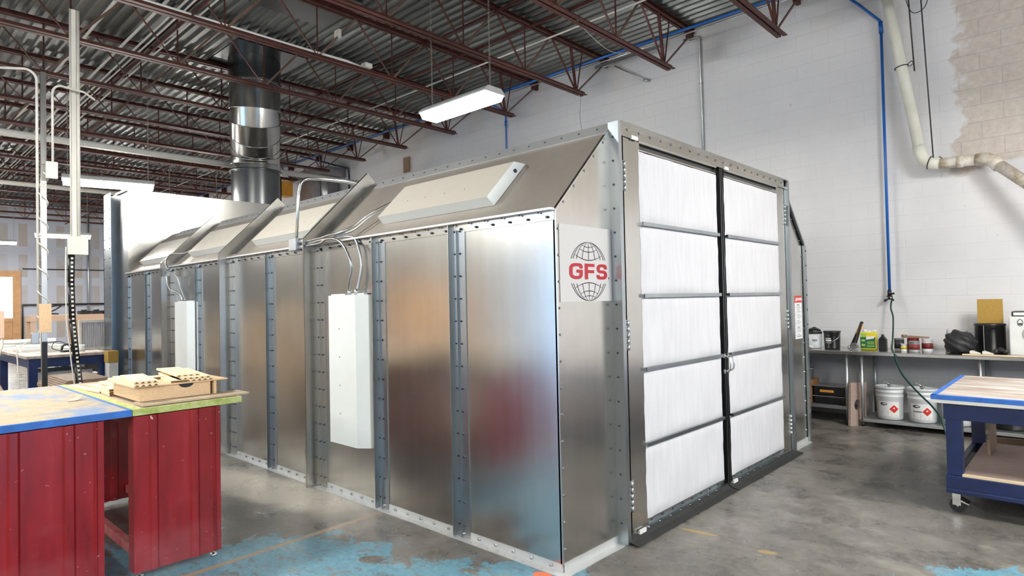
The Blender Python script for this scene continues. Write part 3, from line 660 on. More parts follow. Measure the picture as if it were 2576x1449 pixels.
# ------------------------------------------------------------------ exhaust duct
DX, DY, DR = -8.66, 2.17, .41
D = thing('exhaust_duct', 'large round galvanized exhaust duct rising from the booth plenum through the roof deck', 'duct', (DX, DY, ZP))
ox, oy = .72, -.33
zs = ZP
MB().cyl((0,0,0), (0,0,.62), DR, 40, caps=False).cyl((0,0,.60), (0,0,.63), DR+.035, 40).build('duct_section', M['dark_duct'], D)
dirv = Vector((ox, oy, 0)).normalized()
def ring(c_, ax, r): 
    c_ = Vector(c_); ax = Vector(ax).normalized(); a = ax.cross(Vector((-dirv.y, dirv.x, 0))).normalized(); bb = ax.cross(a)
    return [c_+(a*math.cos(2*PI*i/40)+bb*math.sin(2*PI*i/40))*r for i in range(40)]
path = [((0,0,.62), 0), ((.0,0,.76), 6), ((.07,0,.93), 26), ((.22,0,1.06), 46), ((.42,0,1.20), 46), ((.58,0,1.38), 28), ((.64,0,1.56), 8), ((.64,0,1.98), 0)]
pts = [Vector((dirv.x*p[0], dirv.y*p[0], p[2])) for p, _ in path]
for i in range(len(path)-1):
    a0, a1 = math.radians(path[i][1]), math.radians(path[i+1][1])
    r0 = ring(pts[i], Vector((dirv.x*math.sin(a0), dirv.y*math.sin(a0), math.cos(a0))), DR); r1 = ring(pts[i+1], Vector((dirv.x*math.sin(a1), dirv.y*math.sin(a1), math.cos(a1))), DR)
    b = MB(); b.add(r0+r1, [[k, (k+1)%40, 40+(k+1)%40, 40+k] for k in range(40)], True); b.tube(r1, .008, 6, True); b.build('elbow_gore', M['duct'], D)
tx, ty = dirv.x*.64, dirv.y*.64
MB().cyl((tx, ty, 1.96), (tx, ty, 2.0), DR, 40, caps=False).cyl((tx, ty, 1.98), (tx, ty, 2.0), DR+.03, 40, caps=False).build('duct_section', M['duct'], D)
MB().cyl((tx, ty, 2.0), (tx, ty, ZR-ZP-.013), DR+.008, 40, caps=False).cyl((tx, ty, 2.22), (tx, ty, 2.24), DR+.02, 40, caps=False).build('duct_section', M['dark_duct'], D)  # dark steel paints in the shadow on the upper duct
MB().box((tx-.75, ty-.6, ZR-ZP-.012), (tx+.75, ty+.6, ZR-ZP-.003)).build('roof_flashing', M['dark_duct'], D)

# ------------------------------------------------------------------ hanging strip lights
def chain(b, x, y, z0, z1):
    n = int((z1-z0)/.045); 
    for i in range(n):
        z = z0+(i+.5)*(z1-z0)/n; h = .03
        P = [(math.cos(a)*.010, math.sin(a)*h) for a in [k*PI/4 for k in range(8)]]
        b.tube([(x+p[0], y, z+p[1]) if i%2 else (x, y+p[0], z+p[1]) for p in P], .003, 4, True)
def hang_light(c_, ln, rz, label, glow=True, w=.34, ch=True, ztop=4.99):
    t = thing('hanging_strip_light', label, 'ceiling light', c_, rz, 'chain-hung fluorescent lights')
    h = ln/2
    MB().poly([(-h, -w*.32, .075), (-h, w*.32, .075), (-h, w/2, .02), (-h, w/2, .0), (-h, -w/2, .0), (-h, -w/2, .02)], (ln, 0, 0)).build('housing', M['white_metal'], t)
    MB().poly([(-h+.015, -w/2+.006, -.001), (-h+.015, w/2-.006, -.001), (-h+.015, w/2-.05, -.075), (-h+.015, -w/2+.05, -.075)], (ln-.03, 0, 0)).build('lens', M['tube'], t)
    if ch:
        for s in (-1, 1):
            b = MB(); chain(b, s*(h-.08), 0, .075, ztop-c_[2]); b.build('chain', M['chain'], t)
    return t
hang_light((-3.45, 2.42, 4.08), 1.24, 0, 'bright hanging strip light on two chains above the booth roof', ztop=5.797)
hang_light((-9.75, .15, 3.73), 1.3, math.radians(78), 'long glowing hanging light above the left end of the booth', ztop=5.797)
hang_light((-18.2, 1.15, 3.66), 1.25, math.radians(80), 'smaller glowing light far down the hall, left of the booth', ztop=5.797)
# added unseen lamps, placed to brighten floor, tables, booth and block wall
for i, (x, y, r) in enumerate([(-3.4, -2.6, 80), (-9.5, -4.6, 80), (1.4, -5.2, 10), (-13.8, -3.0, 80), (4.6, 1.6, 80), (-1.6, -7.4, 10), (-19.5, -3.5, 80), (-25.0, .5, 80), (-14.5, 3.2, 80), (-22.5, 3.8, 80), (5.2, -3.0, 80), (-7.5, -7.5, 80), (3.6, 2.4, 80), (6.6, 3.6, 80), (3.4, -7.6, 10)]):
    hang_light((x, y, 4.0), 1.25, math.radians(r), 'chain-hung strip light added out of view to brighten the hall', ztop=5.797)

# ------------------------------------------------------------------ drop poles at left
PX = -6.0
t = thing('power_drop_pole', 'tall pale drop pole with a white box above a black slotted channel', 'pole', (PX, -1.1, 0)); POLE1 = t
MB().box((-.02, -.045, 2.3), (.02, -.002, 4.98)).cyl((0, .02, 2.33), (0, .02, 4.98), .02, 10).cyl((.012, -.055, 2.3), (.012, -.055, 4.98), .009, 8).build('pole_shaft', M['offwhite'], t)
t.rotation_euler = (math.radians(0), 0, 0)
MB().box((.0, -.09, 2.21), (.06, .10, 2.42)).build('outlet_box', M['offwhite'], t, bevel=.008)
b = MB(); z = .06
path = [(0, -.05, 2.22), (.0, -.055, 1.9), (0, -.045, 1.5), (0, -.005, 1.0), (0, .045, .5), (0, .06, 0)]
for i in range(5): b.bar(path[i], path[i+1], .03, .062, up=(0, 1, 0)) if False else b.tube([path[i], path[i+1]], .033, 4)
b.mi = 1; 
for k in range(44):
    z = 2.16-k*.048; j = max(i for i in range(5) if path[i][2] >= z); f = (path[j][2]-z)/(path[j][2]-path[j+1][2]); y = path[j][1]+(path[j+1][1]-path[j][1])*f
    b.box((.031, y-.011, z), (.036, y+.011, z+.022))
b.build('slotted_channel', [M['black'], M['offwhite']], t)
MB().tube([(.0, -.10, 2.3), (.0, -.105, 1.9), (0, -.10, 1.5), (0, -.055, 1.0), (0, 0, .5), (0, .01, 0)], .007, 6).build('cord', M['offwhite'], t)
t = thing('power_drop_pole', 'grey drop pole with a wood block and a cord spiralled round it', 'pole', (PX, -1.42, 0))
MB().box((-.02, -.005, .0), (.02, .045, 4.2)).build('pole_shaft', M['galv'], t)
b = MB(); b.tube([(0, -.03, 1.4), (0, -.035, 4.1)]+[(0, -.035-.1*(1-math.cos(a)), 4.1+.1*math.sin(a)) for a in [k*PI/12 for k in range(1, 7)]]+[(-.3, -.55, 4.2)], .014, 8); b.build('conduit', M['offwhite'], t)
b = MB(); P = [(.035*math.cos(a*2*PI/1.0), .01+.05*math.sin(a*2*PI), 3.1-a*.27) for a in [i/10 for i in range(0, 62)]]; b.tube(P+[(.03, -.08, 1.3), (.03, -.22, 1.2), (.03, -.2, .8), (.03, -.1, .5), (.03, .05, .4)], .007, 6); b.build('cord', M['offwhite'], t)
MB().box((.02, -.03, 1.36), (.06, .075, 1.67)).build('wood_block', M['birch'], t)
MB().box((.022, -.1, 1.24), (.06, -.03, 1.36)).build('outlet_box', M['legsteel'], t, bevel=.006)
MB().box((.0, -.004, .60), (.026, .044, 1.26)).build('dark_sleeve', M['black'], t)
t = thing('hanging_cord_reel', 'pale cord drop at the very left edge with a small wood block', 'cord', (PX, -1.78, 0))
MB().cyl((0, 0, 1.9), (0, 0, 4.9), .008, 8).tube([(0, 0, 1.9), (0, .0, 1.5), (0, .03, 1.25), (0, -.05, .95)], .01, 6).build('cord', M['offwhite'], t)
MB().box((-.02, -.06, 1.32), (.02, .04, 1.6)).build('wood_block', M['pink_wood'], t)
PQ = PX+.13; b = MB(); b.tube([(PQ, -1.34, 3.2)]+[(PQ, -1.34+.08*(1-math.cos(a)), 3.95+.1*math.sin(a)) for a in [k*PI/12 for k in range(0, 7)]]+[(PQ, -1.05, 4.03), (PQ+.02, -.95, 3.96)], .012, 8)
b.box((PQ-.02, -1.40, 3.02), (PQ+.03, -1.30, 3.2))
_l = b.build('conduit_loop', M['offwhite']); _l.parent = POLE1; _l.matrix_parent_inverse = Matrix.Translation((-PX, 1.1, 0))

# ------------------------------------------------------------------ red work tables in the foreground
def red_table(y0, y1, label, edge, top, tname):
    t = thing('work_table', label, 'work table', (-2.72, (y0+y1)/2, 0), 0)
    hy = (y1-y0)/2; T = 1.0
    b = MB(); b.box((-.98, -hy, T-.035), (.90, hy, T)); b.build('table_top', top, t, bevel=.004)
    b = MB(); b.box((-.982, -hy-.002, T-.036), (.904, -hy+.002, T+.001)) if False else None
    b.box((.899, -hy-.003, T-.036), (.906, hy+.003, T+.002)); b.box((.885, -hy-.003, T), (.903, hy+.003, T+.0025)); b.box((-.98, -hy-.004, T), (.903, -hy+(.045 if tname == 'r' else .02), T+.002)); b.box((-.98, -hy-.004, T-.036), (.903, -hy, T+.001)); b.box((-.98, hy-.012, T), (.903, hy+.003, T+.0022))
    b.build('edge_tape', edge, t)
    py0, py1 = (-.315, .18) if tname == 'r' else (-.30, .215)
    for xs in (.80, -1.0+.08):
        b = MB(); z0, z1 = .045, T-.042; L_ = py1-py0
        b.box((xs, py0, z0), (xs+.10, py1, z1))
        # pressed vertical ribs on the outer face
        for f0, f1 in ((.16, .27), (.62, .74), (.9, .94)):
            a, c_ = py0+L_*f0, py0+L_*f1
            for xx, s in ((xs+.10, 1), (xs, -1)):
                b.poly([(xx, a, z0), (xx+s*.012, a+.012, z0), (xx+s*.012, c_-.012, z0), (xx, c_, z0)], (0, 0, z1-z0))
        b.build('end_panel', M['red'], t, bevel=.006)
        b = MB()
        for yy in (py0+.04, py1-.03): b.cyl((xs+.05, yy, .045), (xs+.05, yy, .012), .008, 8).cyl((xs+.05, yy, 0), (xs+.05, yy, .013), .022, 12)
        b.build('levelling_foot', M['zinc'], t)
    for yy in (py0+.06, py1-.06):
        MB().box((-.83, yy-.02, .09), (.80, yy+.02, .15)).build('lower_rail', M['red_edge'], t)
        MB().box((-.83, yy-.02, T-.13), (.80, yy+.02, T-.042)).build('upper_rail', M['red'], t)
    return t
red_table(-2.42, -1.715, 'red metal work table at the photo corner, dusty top edged in blue tape', M['blue_tape'], M['dusty_blue'], 'l')
red_table(-1.705, -1.075, 'red metal work table edged in yellow-green tape, carrying the pine boards', M['green_tape'], M['mdf'], 'r')
tag(MB().box((-2.05, -1.64, 1.004), (-1.865, -1.0, 1.016)).build('loose_board', M['mdf']), 'thin raw board lying on the near edge of the green-taped table', 'board')
tag(MB().poly([(-2.62, -1.86, 1.003), (-2.57, -1.88, 1.003), (-2.55, -1.84, 1.003), (-2.60, -1.80, 1.03)], (0, .02, .004)).build('paper_scrap', M['paper']), 'curled scrap of sanding paper on the blue-taped table', 'paper scrap')
# upturned drawer box
t = thing('birch_box', 'birch drawer box lying upside down on the green-taped table', 'drawer', (-2.0, -1.62, 1.018))
MB().box((-.018, .0, 0), (0, .42, .085)).box((-.03, .36, 0), (-.018, .375, .06)).build('drawer_front', M['birch'], t, bevel=.001)
MB().box((-.55, .0, 0), (-.018, .012, .085)).build('drawer_side', M['birch'], t); MB().box((-.55, .44, 0), (.01, .455, .085)).build('drawer_side', M['birch'], t)
b = MB(); b.box((-.62, -.03, .086), (.012, .53, .094)); b.build('drawer_bottom', M['birch'], t, bevel=.001)
b = MB(); P = [(0.0006, .27+.045*math.cos(a), .0855-.026*math.sin(a)) for a in [PI*i/12 for i in range(13)]]; b.poly(P, (.0012, 0, 0)); b.build('finger_notch', M['black'], t)
# pine boards
def pine_board(x, y, z, L_, w, h, rz, label, group='loose pine boards on the work table', end=True):
    b = MB(); b.box((-L_/2, -w/2, 0), (L_/2, w/2, h)); b.mi = 1
    if end:
        b.box((L_/2, -w/2+.002, .0015), (L_/2+.0015, w/2-.002, h-.0015))
    o = b.build('pine_board', [M['pine'], M['pine_end']], None, (x, y, z), bevel=.0015); o.rotation_euler = (0, 0, rz)
    return tag(o, label, 'board', group)
def vboard(x, y, z, L_, rz, label, n=4, w=.032, h=.018):  # board with v-grooved end (glued slats seen on the end)
    b = MB(); tot = n*w
    b.box((-L_/2, -tot/2, 0), (L_/2, tot/2, h)); b.mi = 1
    for i in range(n):
        yc = -tot/2+(i+.5)*w; b.poly([(L_/2, yc-w*.38, h*.12), (L_/2, yc+w*.38, h*.12), (L_/2, yc, h*.8)], (.0015, 0, 0))
    o = b.build('grooved_board', [M['pine'], M['pine_end']], None, (x, y, z), bevel=.001); o.rotation_euler = (0, 0, rz)
    return tag(o, label, 'board', 'loose pine boards on the work table')
r = -.12; ZB = 1.018+.095
vboard(-2.22, -1.56, ZB, .52, r, 'lower pine board of the pair on the drawer, nearest its left corner', 4, .034, .017)
vboard(-2.23, -1.56, ZB+.0175, .52, r, 'upper pine board of the pair on the drawer, nearest its left corner', 4, .033, .017)
pine_board(-2.17, -1.37, ZB, .34, .10, .014, r, 'short flat pine board between the two stacks on the drawer')
pine_board(-2.38, -1.42, ZB+.001, .12, .10, .016, r, 'small square pine block behind the short flat board on the drawer')
vboard(-2.33, -1.245, ZB, .66, r, 'lowest wide pine board of the right-hand stack on the drawer', 6, .034, .014)
vboard(-2.35, -1.235, ZB+.0145, .70, r-.02, 'middle pine board of the right-hand stack on the drawer', 5, .034, .013)
vboard(-2.40, -1.27, ZB+.028, .64, r, 'top pine board of the right-hand stack on the drawer', 4, .036, .012)
ZT = 1.003
pine_board(-3.0, -1.52, ZT, .75, .11, .014, .04, 'lowest pine board of the left pile on the green-taped table')
pine_board(-2.86, -1.38, ZT, .60, .12, .018, -.05, 'pine board lying flat at the back of the left pile')
pine_board(-3.02, -1.46, ZT+.019, .60, .12, .018, .02, 'middle pine board of the left pile')
pine_board(-3.06, -1.42, ZT+.038, .52, .12, .018, -.06, 'second pine board from the top of the left pile')
pine_board(-3.02, -1.42, ZT+.057, .48, .11, .014, -.12, 'whitest pine board, topmost of the left pile')
pine_board(-2.72, -1.60, ZT, .28, .06, .03, -.05, 'short thick pine block beside the drawer, under another')
pine_board(-2.70, -1.60, ZT+.031, .24, .06, .016, -.08, 'short pine strip lying on the thick block beside the drawer')
pine_board(-3.15, -1.64, ZT, .62, .05, .012, .1, 'narrow pine strip along the green tape, left of the pile')

# ------------------------------------------------------------------ things at the left, beyond the red tables
t = thing('paper_covered_bundle', 'kraft-paper covered bundle behind the blue-taped table at the left edge', 'bundle', (-5.6, -2.1, 0))
MB().poly([(-.7, -.9, 0), (-.7, .37, 0), (-.7, .37, .55), (-.7, .14, 1.04), (-.7, -.9, 1.06)], (1.4, 0, 0)).build('paper_cover', M['paper'], t, bevel=.03)
# far blue table
t = thing('blue_work_table', 'navy blue work table with a cluttered pale top, left of the booth', 'work table', (-9.75, -.70, 0))
MB().box((-1.3, -.48, .93), (1.3, .55, .965)).build('table_top', M['cart_top'], t)
MB().box((-1.25, -.44, .80), (1.25, .5, .93)).build('apron', M['navy'], t)
for x in (-1.2, 1.2):
    for y in (-.39, .45): MB().box((x-.05, y-.05, 0), (x+.05, y+.05, .8)).build('leg', M['navy'], t)
MB().box((-1.2, -.4, .18), (1.2, .46, .22)).build('lower_shelf', M['shelf_wood'], t)
t = thing('air_filter', 'pleated air filter standing upright on the far blue table', 'filter', (-9.3, -.17, .966), .0)
b = MB(); w = .22; h = .47
b.box((-.03, -w, 0), (.03, -w+.035, h)); b.box((-.03, w-.035, 0), (.03, w, h)); b.box((-.03, -w+.035, 0), (.03, w-.035, .04)); b.box((-.03, -w+.035, h-.04), (.03, w-.035, h)); b.build('filter_frame', M['offwhite'], t)
b = MB(); n = 14; P = []
for i in range(n*2+1): P.append((.018 if i % 2 else -.012, -w+.035+(2*w-.07)*i/(2*n)))
vs = [(p[0], p[1], zz) for p in P for zz in (.04, h-.04)]; b.add(vs, [[2*i, 2*i+2, 2*i+3, 2*i+1] for i in range(2*n)]); b.build('pleats', M['filter'], t)
b = MB(); P = [];
for i in range(11):
    a = i/10*PI/2; P.append((0, .34-.34*math.sin(a), .30-.30*math.cos(a)))
P = [(0, -.01, .0), (0, -.01, .36)]+[(0, .36*(1-math.cos(a)), .33-.33*math.sin(a)+.0) for a in [i/10*PI/2 for i in range(11)]]
b.poly(P, (.05, 0, 0)); o = b.build('curved_moulding', M['white_metal'], None, (-9.35, -.86, .966)); tag(o, 'white curved moulding standing on the far blue table', 'moulding')
b = MB(); b.box((-.09, -.1, 0), (.09, .02, .03)).tube([(0, .02, .03), (0, .03, .09), (0, -.03, .12), (0, -.09, .09), (0, -.1, .03)], .016, 8).cyl((0, .02, .02), (0, .09, .03), .02, 8); SD = tag(b.build('power_sander', M['black'], None, (-9.1, -.55, .966)), 'small black power tool with looped cord on the far blue table', 'power tool')
_c = (MB().tube(smooth_path([(-9.1, -.66, .985), (-9.2, -.75, 1.03), (-9.25, -.70, 1.12), (-9.2, -.6, 1.10), (-9.3, -.5, 1.0), (-9.5, -.6, .975)]), .006, 6).build('power_cord', M['rubber'])); _c.parent = SD; _c.matrix_parent_inverse = Matrix.Translation((9.1, .55, -.966))
tag(MB().lathe([(.05, 0), (.05, .09), (.045, .10), (.0, .10)], n=16).build('tape_roll', M['white_metal'], None, (-9.0, -.42, .966)), 'small white jar beside the power tool on the far table', 'jar')
tag(MB().box((-10.5, -.45, .966), (-9.7, .05, .99)).build('white_board', M['white_metal']), 'flat white panel lying on the far blue table beneath the filter', 'panel')
for i, (x, y, z, l) in enumerate([(-9.9, -.75, .966, 'lower'), (-9.95, -.7, 1.007, 'upper')]):
    tag(MB().box((x-.5, y-.3, z), (x+.25, y+.2, z+.04)).build('trim_stack', M['white_metal']), l+' white trim board stacked on the far blue table', 'board')
tag(MB().box((-9.7, -.98, .221), (-8.9, -.30, .70)).build('white_box', M['white_metal'], bevel=.01), 'large white box on the lower shelf of the far blue table', 'box')
tag(MB().box((-9.5, -.28, .221), (-9.0, -.13, .60)).poly([(-8.998, -.26, .3), (-8.998, -.12, .3), (-8.998, -.16, .62), (-8.998, -.22, .62)], (.01, 0, 0)).build('white_offcuts', M['offwhite']), 'white offcuts stacked on the lower shelf beside the white box', 'offcuts')
tag(MB().box((-8.5, -.36, .85), (-8.36, -.14, .86)).box((-8.5, -.36, .0), (-8.34, -.12, .34)).build('floor_carton', M['offwhite'], bevel=.004) if False else MB().box((-8.44, -.25, .0), (-8.22, -.13, .81)).build('floor_carton', M['offwhite'], bevel=.004), 'white carton on the floor by the booth corner', 'carton')
tag(MB().box((-8.44, -.26, .812), (-8.22, -.125, .985)).build('cardboard_box', M['mdf_yellow'], bevel=.004), 'tan cardboard box on the white carton by the booth corner', 'cardboard box')
for i in range(5):
    tag(MB().box((-.8, -.22, 0), (.3, .22, .012)).build('cardboard_sheet', M['dirty_wood'], None, (-6.9-.03*i, -.95+.03*i, .68+.013*i)), 'dirty board, %s from the bottom of the flat stack behind the pine pile' % ordn[i], 'board')
t = thing('saw_stand', 'low stand under the flat stack of dirty boards', 'stand', (-7.0, -.95, 0))
MB().box((-.6, -.25, .64), (.5, .25, .679)).build('stand_top', M['dirty_wood'], t)
for x in (-.5, .4):
    for y in (-.21, .21): MB().box((x-.03, y-.03, 0), (x+.03, y+.03, .64)).build('leg', M['dirty_wood'], t)
# white bench further left with mouldings
t = thing('white_bench', 'long white bench piled with mouldings at the far left', 'bench', (-11.9, -.95, 0))
MB().box((-1.0, -1.0, .85), (.5, .7, .90)).build('bench_top', M['white_metal'], t)
for x in (-.85, .4):
    for y in (-.9, .6): MB().box((x-.05, y-.05, 0), (x+.05, y+.05, .85)).build('leg', M['white_metal'], t)
for i, (y, z, L_, rr_) in enumerate([(-1.05, .901, 1.2, .0), (-1.05, .901, 1.3, .0), (-1.0, .963, 1.2, .06), (-1.0, .901, 1.2, .0), (-.95, 1.025, 1.1, -.12)]):
    o = MB().box((-.08, -L_/2, 0), (.08, L_/2, .06)).build('white_moulding', M['white_metal'], None, (-12.1+(0, .19, .1, .38, .15)[i], y+.2, z), bevel=.01); o.rotation_euler = (0, 0, rr_)
    tag(o, 'white moulding, %s of the loose pile on the white bench' % ('nearest the wall','leftmost','crossing the lower ones','rightmost','topmost')[i], 'moulding', 'white mouldings on the bench')
# wooden rack and clutter further back
t = thing('wooden_rack', 'long wooden shelf rack across the background left of the booth', 'shelf rack', (-15.2, .7, 0))
MB().box((-.3, -.8, 1.36), (.3, 1.6, 1.50)).build('shelf_top', M['pink_wood'], t); MB().box((-.3, -.8, .5), (.3, 1.6, .54)).build('lower_shelf', M['pink_wood'], t)
for y in (-.75, .05, .8, 1.55):
    for x in (-.25, .25): MB().box((x-.04, y-.04, 0), (x+.04, y+.04, 1.36)).build('leg', M['pink_wood'], t)
for i, (y, c_, l) in enumerate([(.12, 'glassy', 'grey-green round drum under the left part of the rack'), (.61, 'can', 'pale grey round drum under the middle of the rack')]):
    tag(MB().lathe([(.22, 0), (.23, .02), (.23, .4), (.235, .42), (.23, .44), (.23, .8), (.0, .8)], n=24).build('round_drum', M[c_], None, (-14.6, y, 0)), l, 'drum')
tag(MB().box((-14.75, .87, .0), (-14.6, 1.15, .95)).build('dark_cabinet', M['grey_fabric'], bevel=.01), 'dark narrow cabinet under the rack near the drums', 'cabinet')
tag(MB().lathe([(.0, 0), (.12, .03), (.15, .12), (.09, .26), (.03, .3), (0, .3)], n=16).build('orange_pouch', M['orange'], None, (-14.55, 1.0, .955)), 'small orange bag on the dark cabinet under the rack', 'bag')
b = MB().tube(smooth_path([(-15.1, .05, 1.51), (-15.1, .3, 1.68), (-15.1, .5, 1.72), (-15.1, .35, 1.60), (-15.1, .2, 1.55), (-15.1, .45, 1.52)]), .018, 6); tag(b.build('clamp_frame', M['black']), 'black wire clamp standing on the rack top', 'clamp')
for y in (.95, 1.2, 1.42): tag(MB().box((-15.3, y-.1, 1.501), (-15.0, y+.1, 1.58)).cyl((-15.15, y-.05, 1.58), (-15.15, y+.05, 1.60), .03, 8).build('black_tool', M['black']), 'black tool lying on the rack top, %s' % {.95: 'left of three', 1.2: 'middle of three', 1.42: 'right of three'}[y], 'tool')
b = MB().tube([(XF+.1, 1.8, .1), (XF+.1, 1.8, 1.86), (XF+.1, 4.9, 1.86)], .035, 8); tag(b.build('black_pipe', M['black']), 'black pipe running along and down the far drywall', 'pipe')
tag(MB().cyl((XF+.08, 4.0, 0), (XF+.08, 4.0, 5.6), .04, 8).build('wall_conduit', M['legsteel']), 'grey vertical conduit on the far drywall', 'conduit')
tag(MB().cyl((XF+.08, 1.8, 3.28), (XF+.08, 6, 3.28), .02, 6).build('wall_cable', M['black']), 'thin dark cable strung level along the far drywall', 'cable')
# unseen stand-ins, added for the warm reflections in the booth sheets
tag(MB().box((-12.3, -3.3, 0), (-8.9, -3.2, 1.45)).build('reflection_sheet', M['birch']), 'upright plywood sheet added out of view for golden reflections', 'plywood')
tag(MB().box((-9.9, -6.9, 0), (-8.3, -6.2, 2.1)).build('reflection_cabinet', M['orange']), 'tan cabinet shape added out of view for an orange reflection', 'cabinet')

# ------------------------------------------------------------------ steel benches along the block wall
BZ, Y0, Y1 = .90, 5.42, 6.17
def steel_bench(xa, xb, shelf_z, label):
    t = thing('steel_bench', label, 'bench', (xa, Y0, 0)); L_ = xb-xa; d = Y1-Y0
    MB().box((0, 0, BZ-.045), (L_, d, BZ)).build('bench_top', M['steel'], t, bevel=.006)
    MB().box((.05 if xa < 0 else .10, .04, shelf_z-.04), (L_-.05, d-.03, shelf_z)).build('lower_shelf', M['legsteel'], t, bevel=.004)
    n = 2 if L_ < 1.6 else 3
    for i in range(n):
        for y in (.06, d-.06):
            x = (.06 if xa < 0 else .10)+(L_-(.12 if xa < 0 else .16))*i/(n-1); b = MB().cyl((x, y, .05), (x, y, BZ-.045), .021, 14); b.mi = 1; b.cyl((x, y, 0), (x, y, .05), .014, 10)
            b.build('leg', [M['legsteel'], M['black']], t)
    return t
steel_bench(-1.3, .145, .22, 'stainless steel bench nearest the booth, shelf holding black cases')
steel_bench(.15, 2.6, .10, 'longer stainless steel bench with white pails on its lower shelf')
def pail(x, y, z, label, hidden=False, name=''):
    t = thing('chemical_pail', label, 'pail', (x, y, z), 0, 'white chemical pails under the bench')
    pr = [(.0, .004), (.128, .0), (.134, .02), (.143, .26), (.149, .27), (.149, .285), (.144, .29), (.145, .315), (.151, .32), (.151, .335), (.146, .34), (.147, .36)]
    MB().lathe(pr, n=36).build('pail_body', M['pail'], t)
    MB().lathe([(.147, .36), (.155, .362), (.157, .385), (.150, .392), (.135, .385), (.13, .37), (0, .37)], n=36).build('lid', M['pail'], t)
    b = MB().cyl((.0, -.03, .37), (0, -.03, .41), .014, 10).cyl((-.01, -.03, .40), (.03, -.055, .395), .011, 8).cyl((.03, -.055, .395), (.03, -.055, .36), .008, 8); b.build('tap', M['zinc'], t)
    b = MB().tube(smooth_path([(0, -.03, .41), (-.02, -.03, .43), (-.05, -.03, .44), (-.045, -.03, .47), (0, -.03, .47), (.04, -.03, .47)]), .004, 6); b.build('tap_handle', M['legsteel'], t)
    # printed label on the curved face, looking towards the camera
    def onface(u, v, rr_=.0012):          # u angle offset metres, v height
        R0 = .134+.009*(v-.02)/.24+rr_; a = -PI/2-.05+u/.14; return (R0*math.cos(a), R0*math.sin(a), v)
    def patch(name, us, vs_, mat, rr_=.0012, par=None):
        b = MB(); n, m = 8, 4; P = [onface(us[0]+(us[1]-us[0])*i/n, vs_[0]+(vs_[1]-vs_[0])*j/m, rr_) for j in range(m+1) for i in range(n+1)]
        b.add(P, [[j*(n+1)+i, j*(n+1)+i+1, (j+1)*(n+1)+i+1, (j+1)*(n+1)+i] for j in range(m) for i in range(n)], True); return b.build(name, mat, par or t)
    lb = patch('label_sheet', (-.10, .135), (.045, .22), M['label_white'])
    b = MB(); c0 = (.075, .135); s = .048; n = 6     # red hazard diamond
    P = []; 
    for j in range(n+1):
        for i in range(n+1):
            u, v = i/n*2-1, j/n*2-1; P.append(onface(c0[0]+(u+v)/2*s, c0[1]+(v-u)/2*s, .0024))
    b.add(P, [[j*(n+1)+i, j*(n+1)+i+1, (j+1)*(n+1)+i+1, (j+1)*(n+1)+i] for j in range(n) for i in range(n)], True); b.build('hazard_diamond', M['label_red'], lb)
    b = MB(); b.add([onface(.075+u*.8, .135+v*.8, .0034) for u, v in [(0, -.002), (.012, .004), (.012, .018), (.004, .013), (.002, .032), (-.008, .014), (-.012, .018), (-.012, .004)]], [tuple(range(8))]); b.build('flame_mark', M['label_white'], lb)
    b = MB()
    for (cu, cv, ru, rv) in ((-.03, .19, .038, .017),):
        P = [onface(cu+ru*math.cos(a), cv+rv*math.sin(a), .0022) for a in [k*2*PI/20 for k in range(20)]]+[onface(cu+.008+ru*.62*math.cos(a), cv+.002+rv*.5*math.sin(a), .0022) for a in [k*2*PI/20 for k in range(20)]]
        b.add(P, [[k, (k+1)%20, 20+(k+1)%20, 20+k] for k in range(20)])
    b.build('maker_mark', M['ink'], lb)
    b = MB()
    for j in range(5):
        z_ = .10-j*.009; b.add([onface(-.065, z_, .0022), onface(.015, z_, .0022), onface(.015, z_+.005, .0022), onface(-.065, z_+.005, .0022)], [(0, 1, 2, 3)])
    b.add([onface(.045, .058, .0022), onface(.10, .058, .0022), onface(.10, .063, .0022), onface(.045, .063, .0022)], [(0, 1, 2, 3)]); b.build('small_print', M['ink_grey'], lb)
    if not name: return t
    o = text(name, .026, M['ink'], lb, (0, 0, 0), (PI/2, 0, 0), 'product_lettering', bold=.0004); p = onface(-.02, .135, .003); o.location = (p[0], p[1]-.001, p[2]); o.rotation_euler = (PI/2, 0, -.19)
    return t
pail(.508, 5.62, .1005, 'white pail with a red hazard diamond, left of the pails, tap on its lid')
pail(.835, 5.62, .1005, 'white pail with a red hazard diamond reading Acetone, second from the left', name='Acetone')
pail(1.155, 5.64, .1005, 'white pail half hidden behind the leg of the blue cart')
tag(MB().lathe([(.17, 0), (.18, .02), (.18, .42), (.17, .44), (0, .44)], n=28).build('black_drum', M['black'], None, (1.62, 5.75, .1005)), 'black drum on the lower bench shelf behind the blue cart', 'drum')
t = thing('black_drum', 'black drum with a white label on the shelf at the right edge', 'drum', (2.08, 5.70, .1005))
MB().lathe([(.20, 0), (.21, .02), (.21, .44), (.2, .46), (0, .46)], n=28).build('drum_body', M['black'], t)
b = MB(); P = [(.2125*math.cos(a), .2125*math.sin(a), z) for z in (.18, .36) for a in [-2.5+i*.18 for i in range(9)]]; b.add(P, [[i, i+1, 10+i, 9+i] for i in range(8)]); b.build('drum_label', M['label_white'], t)
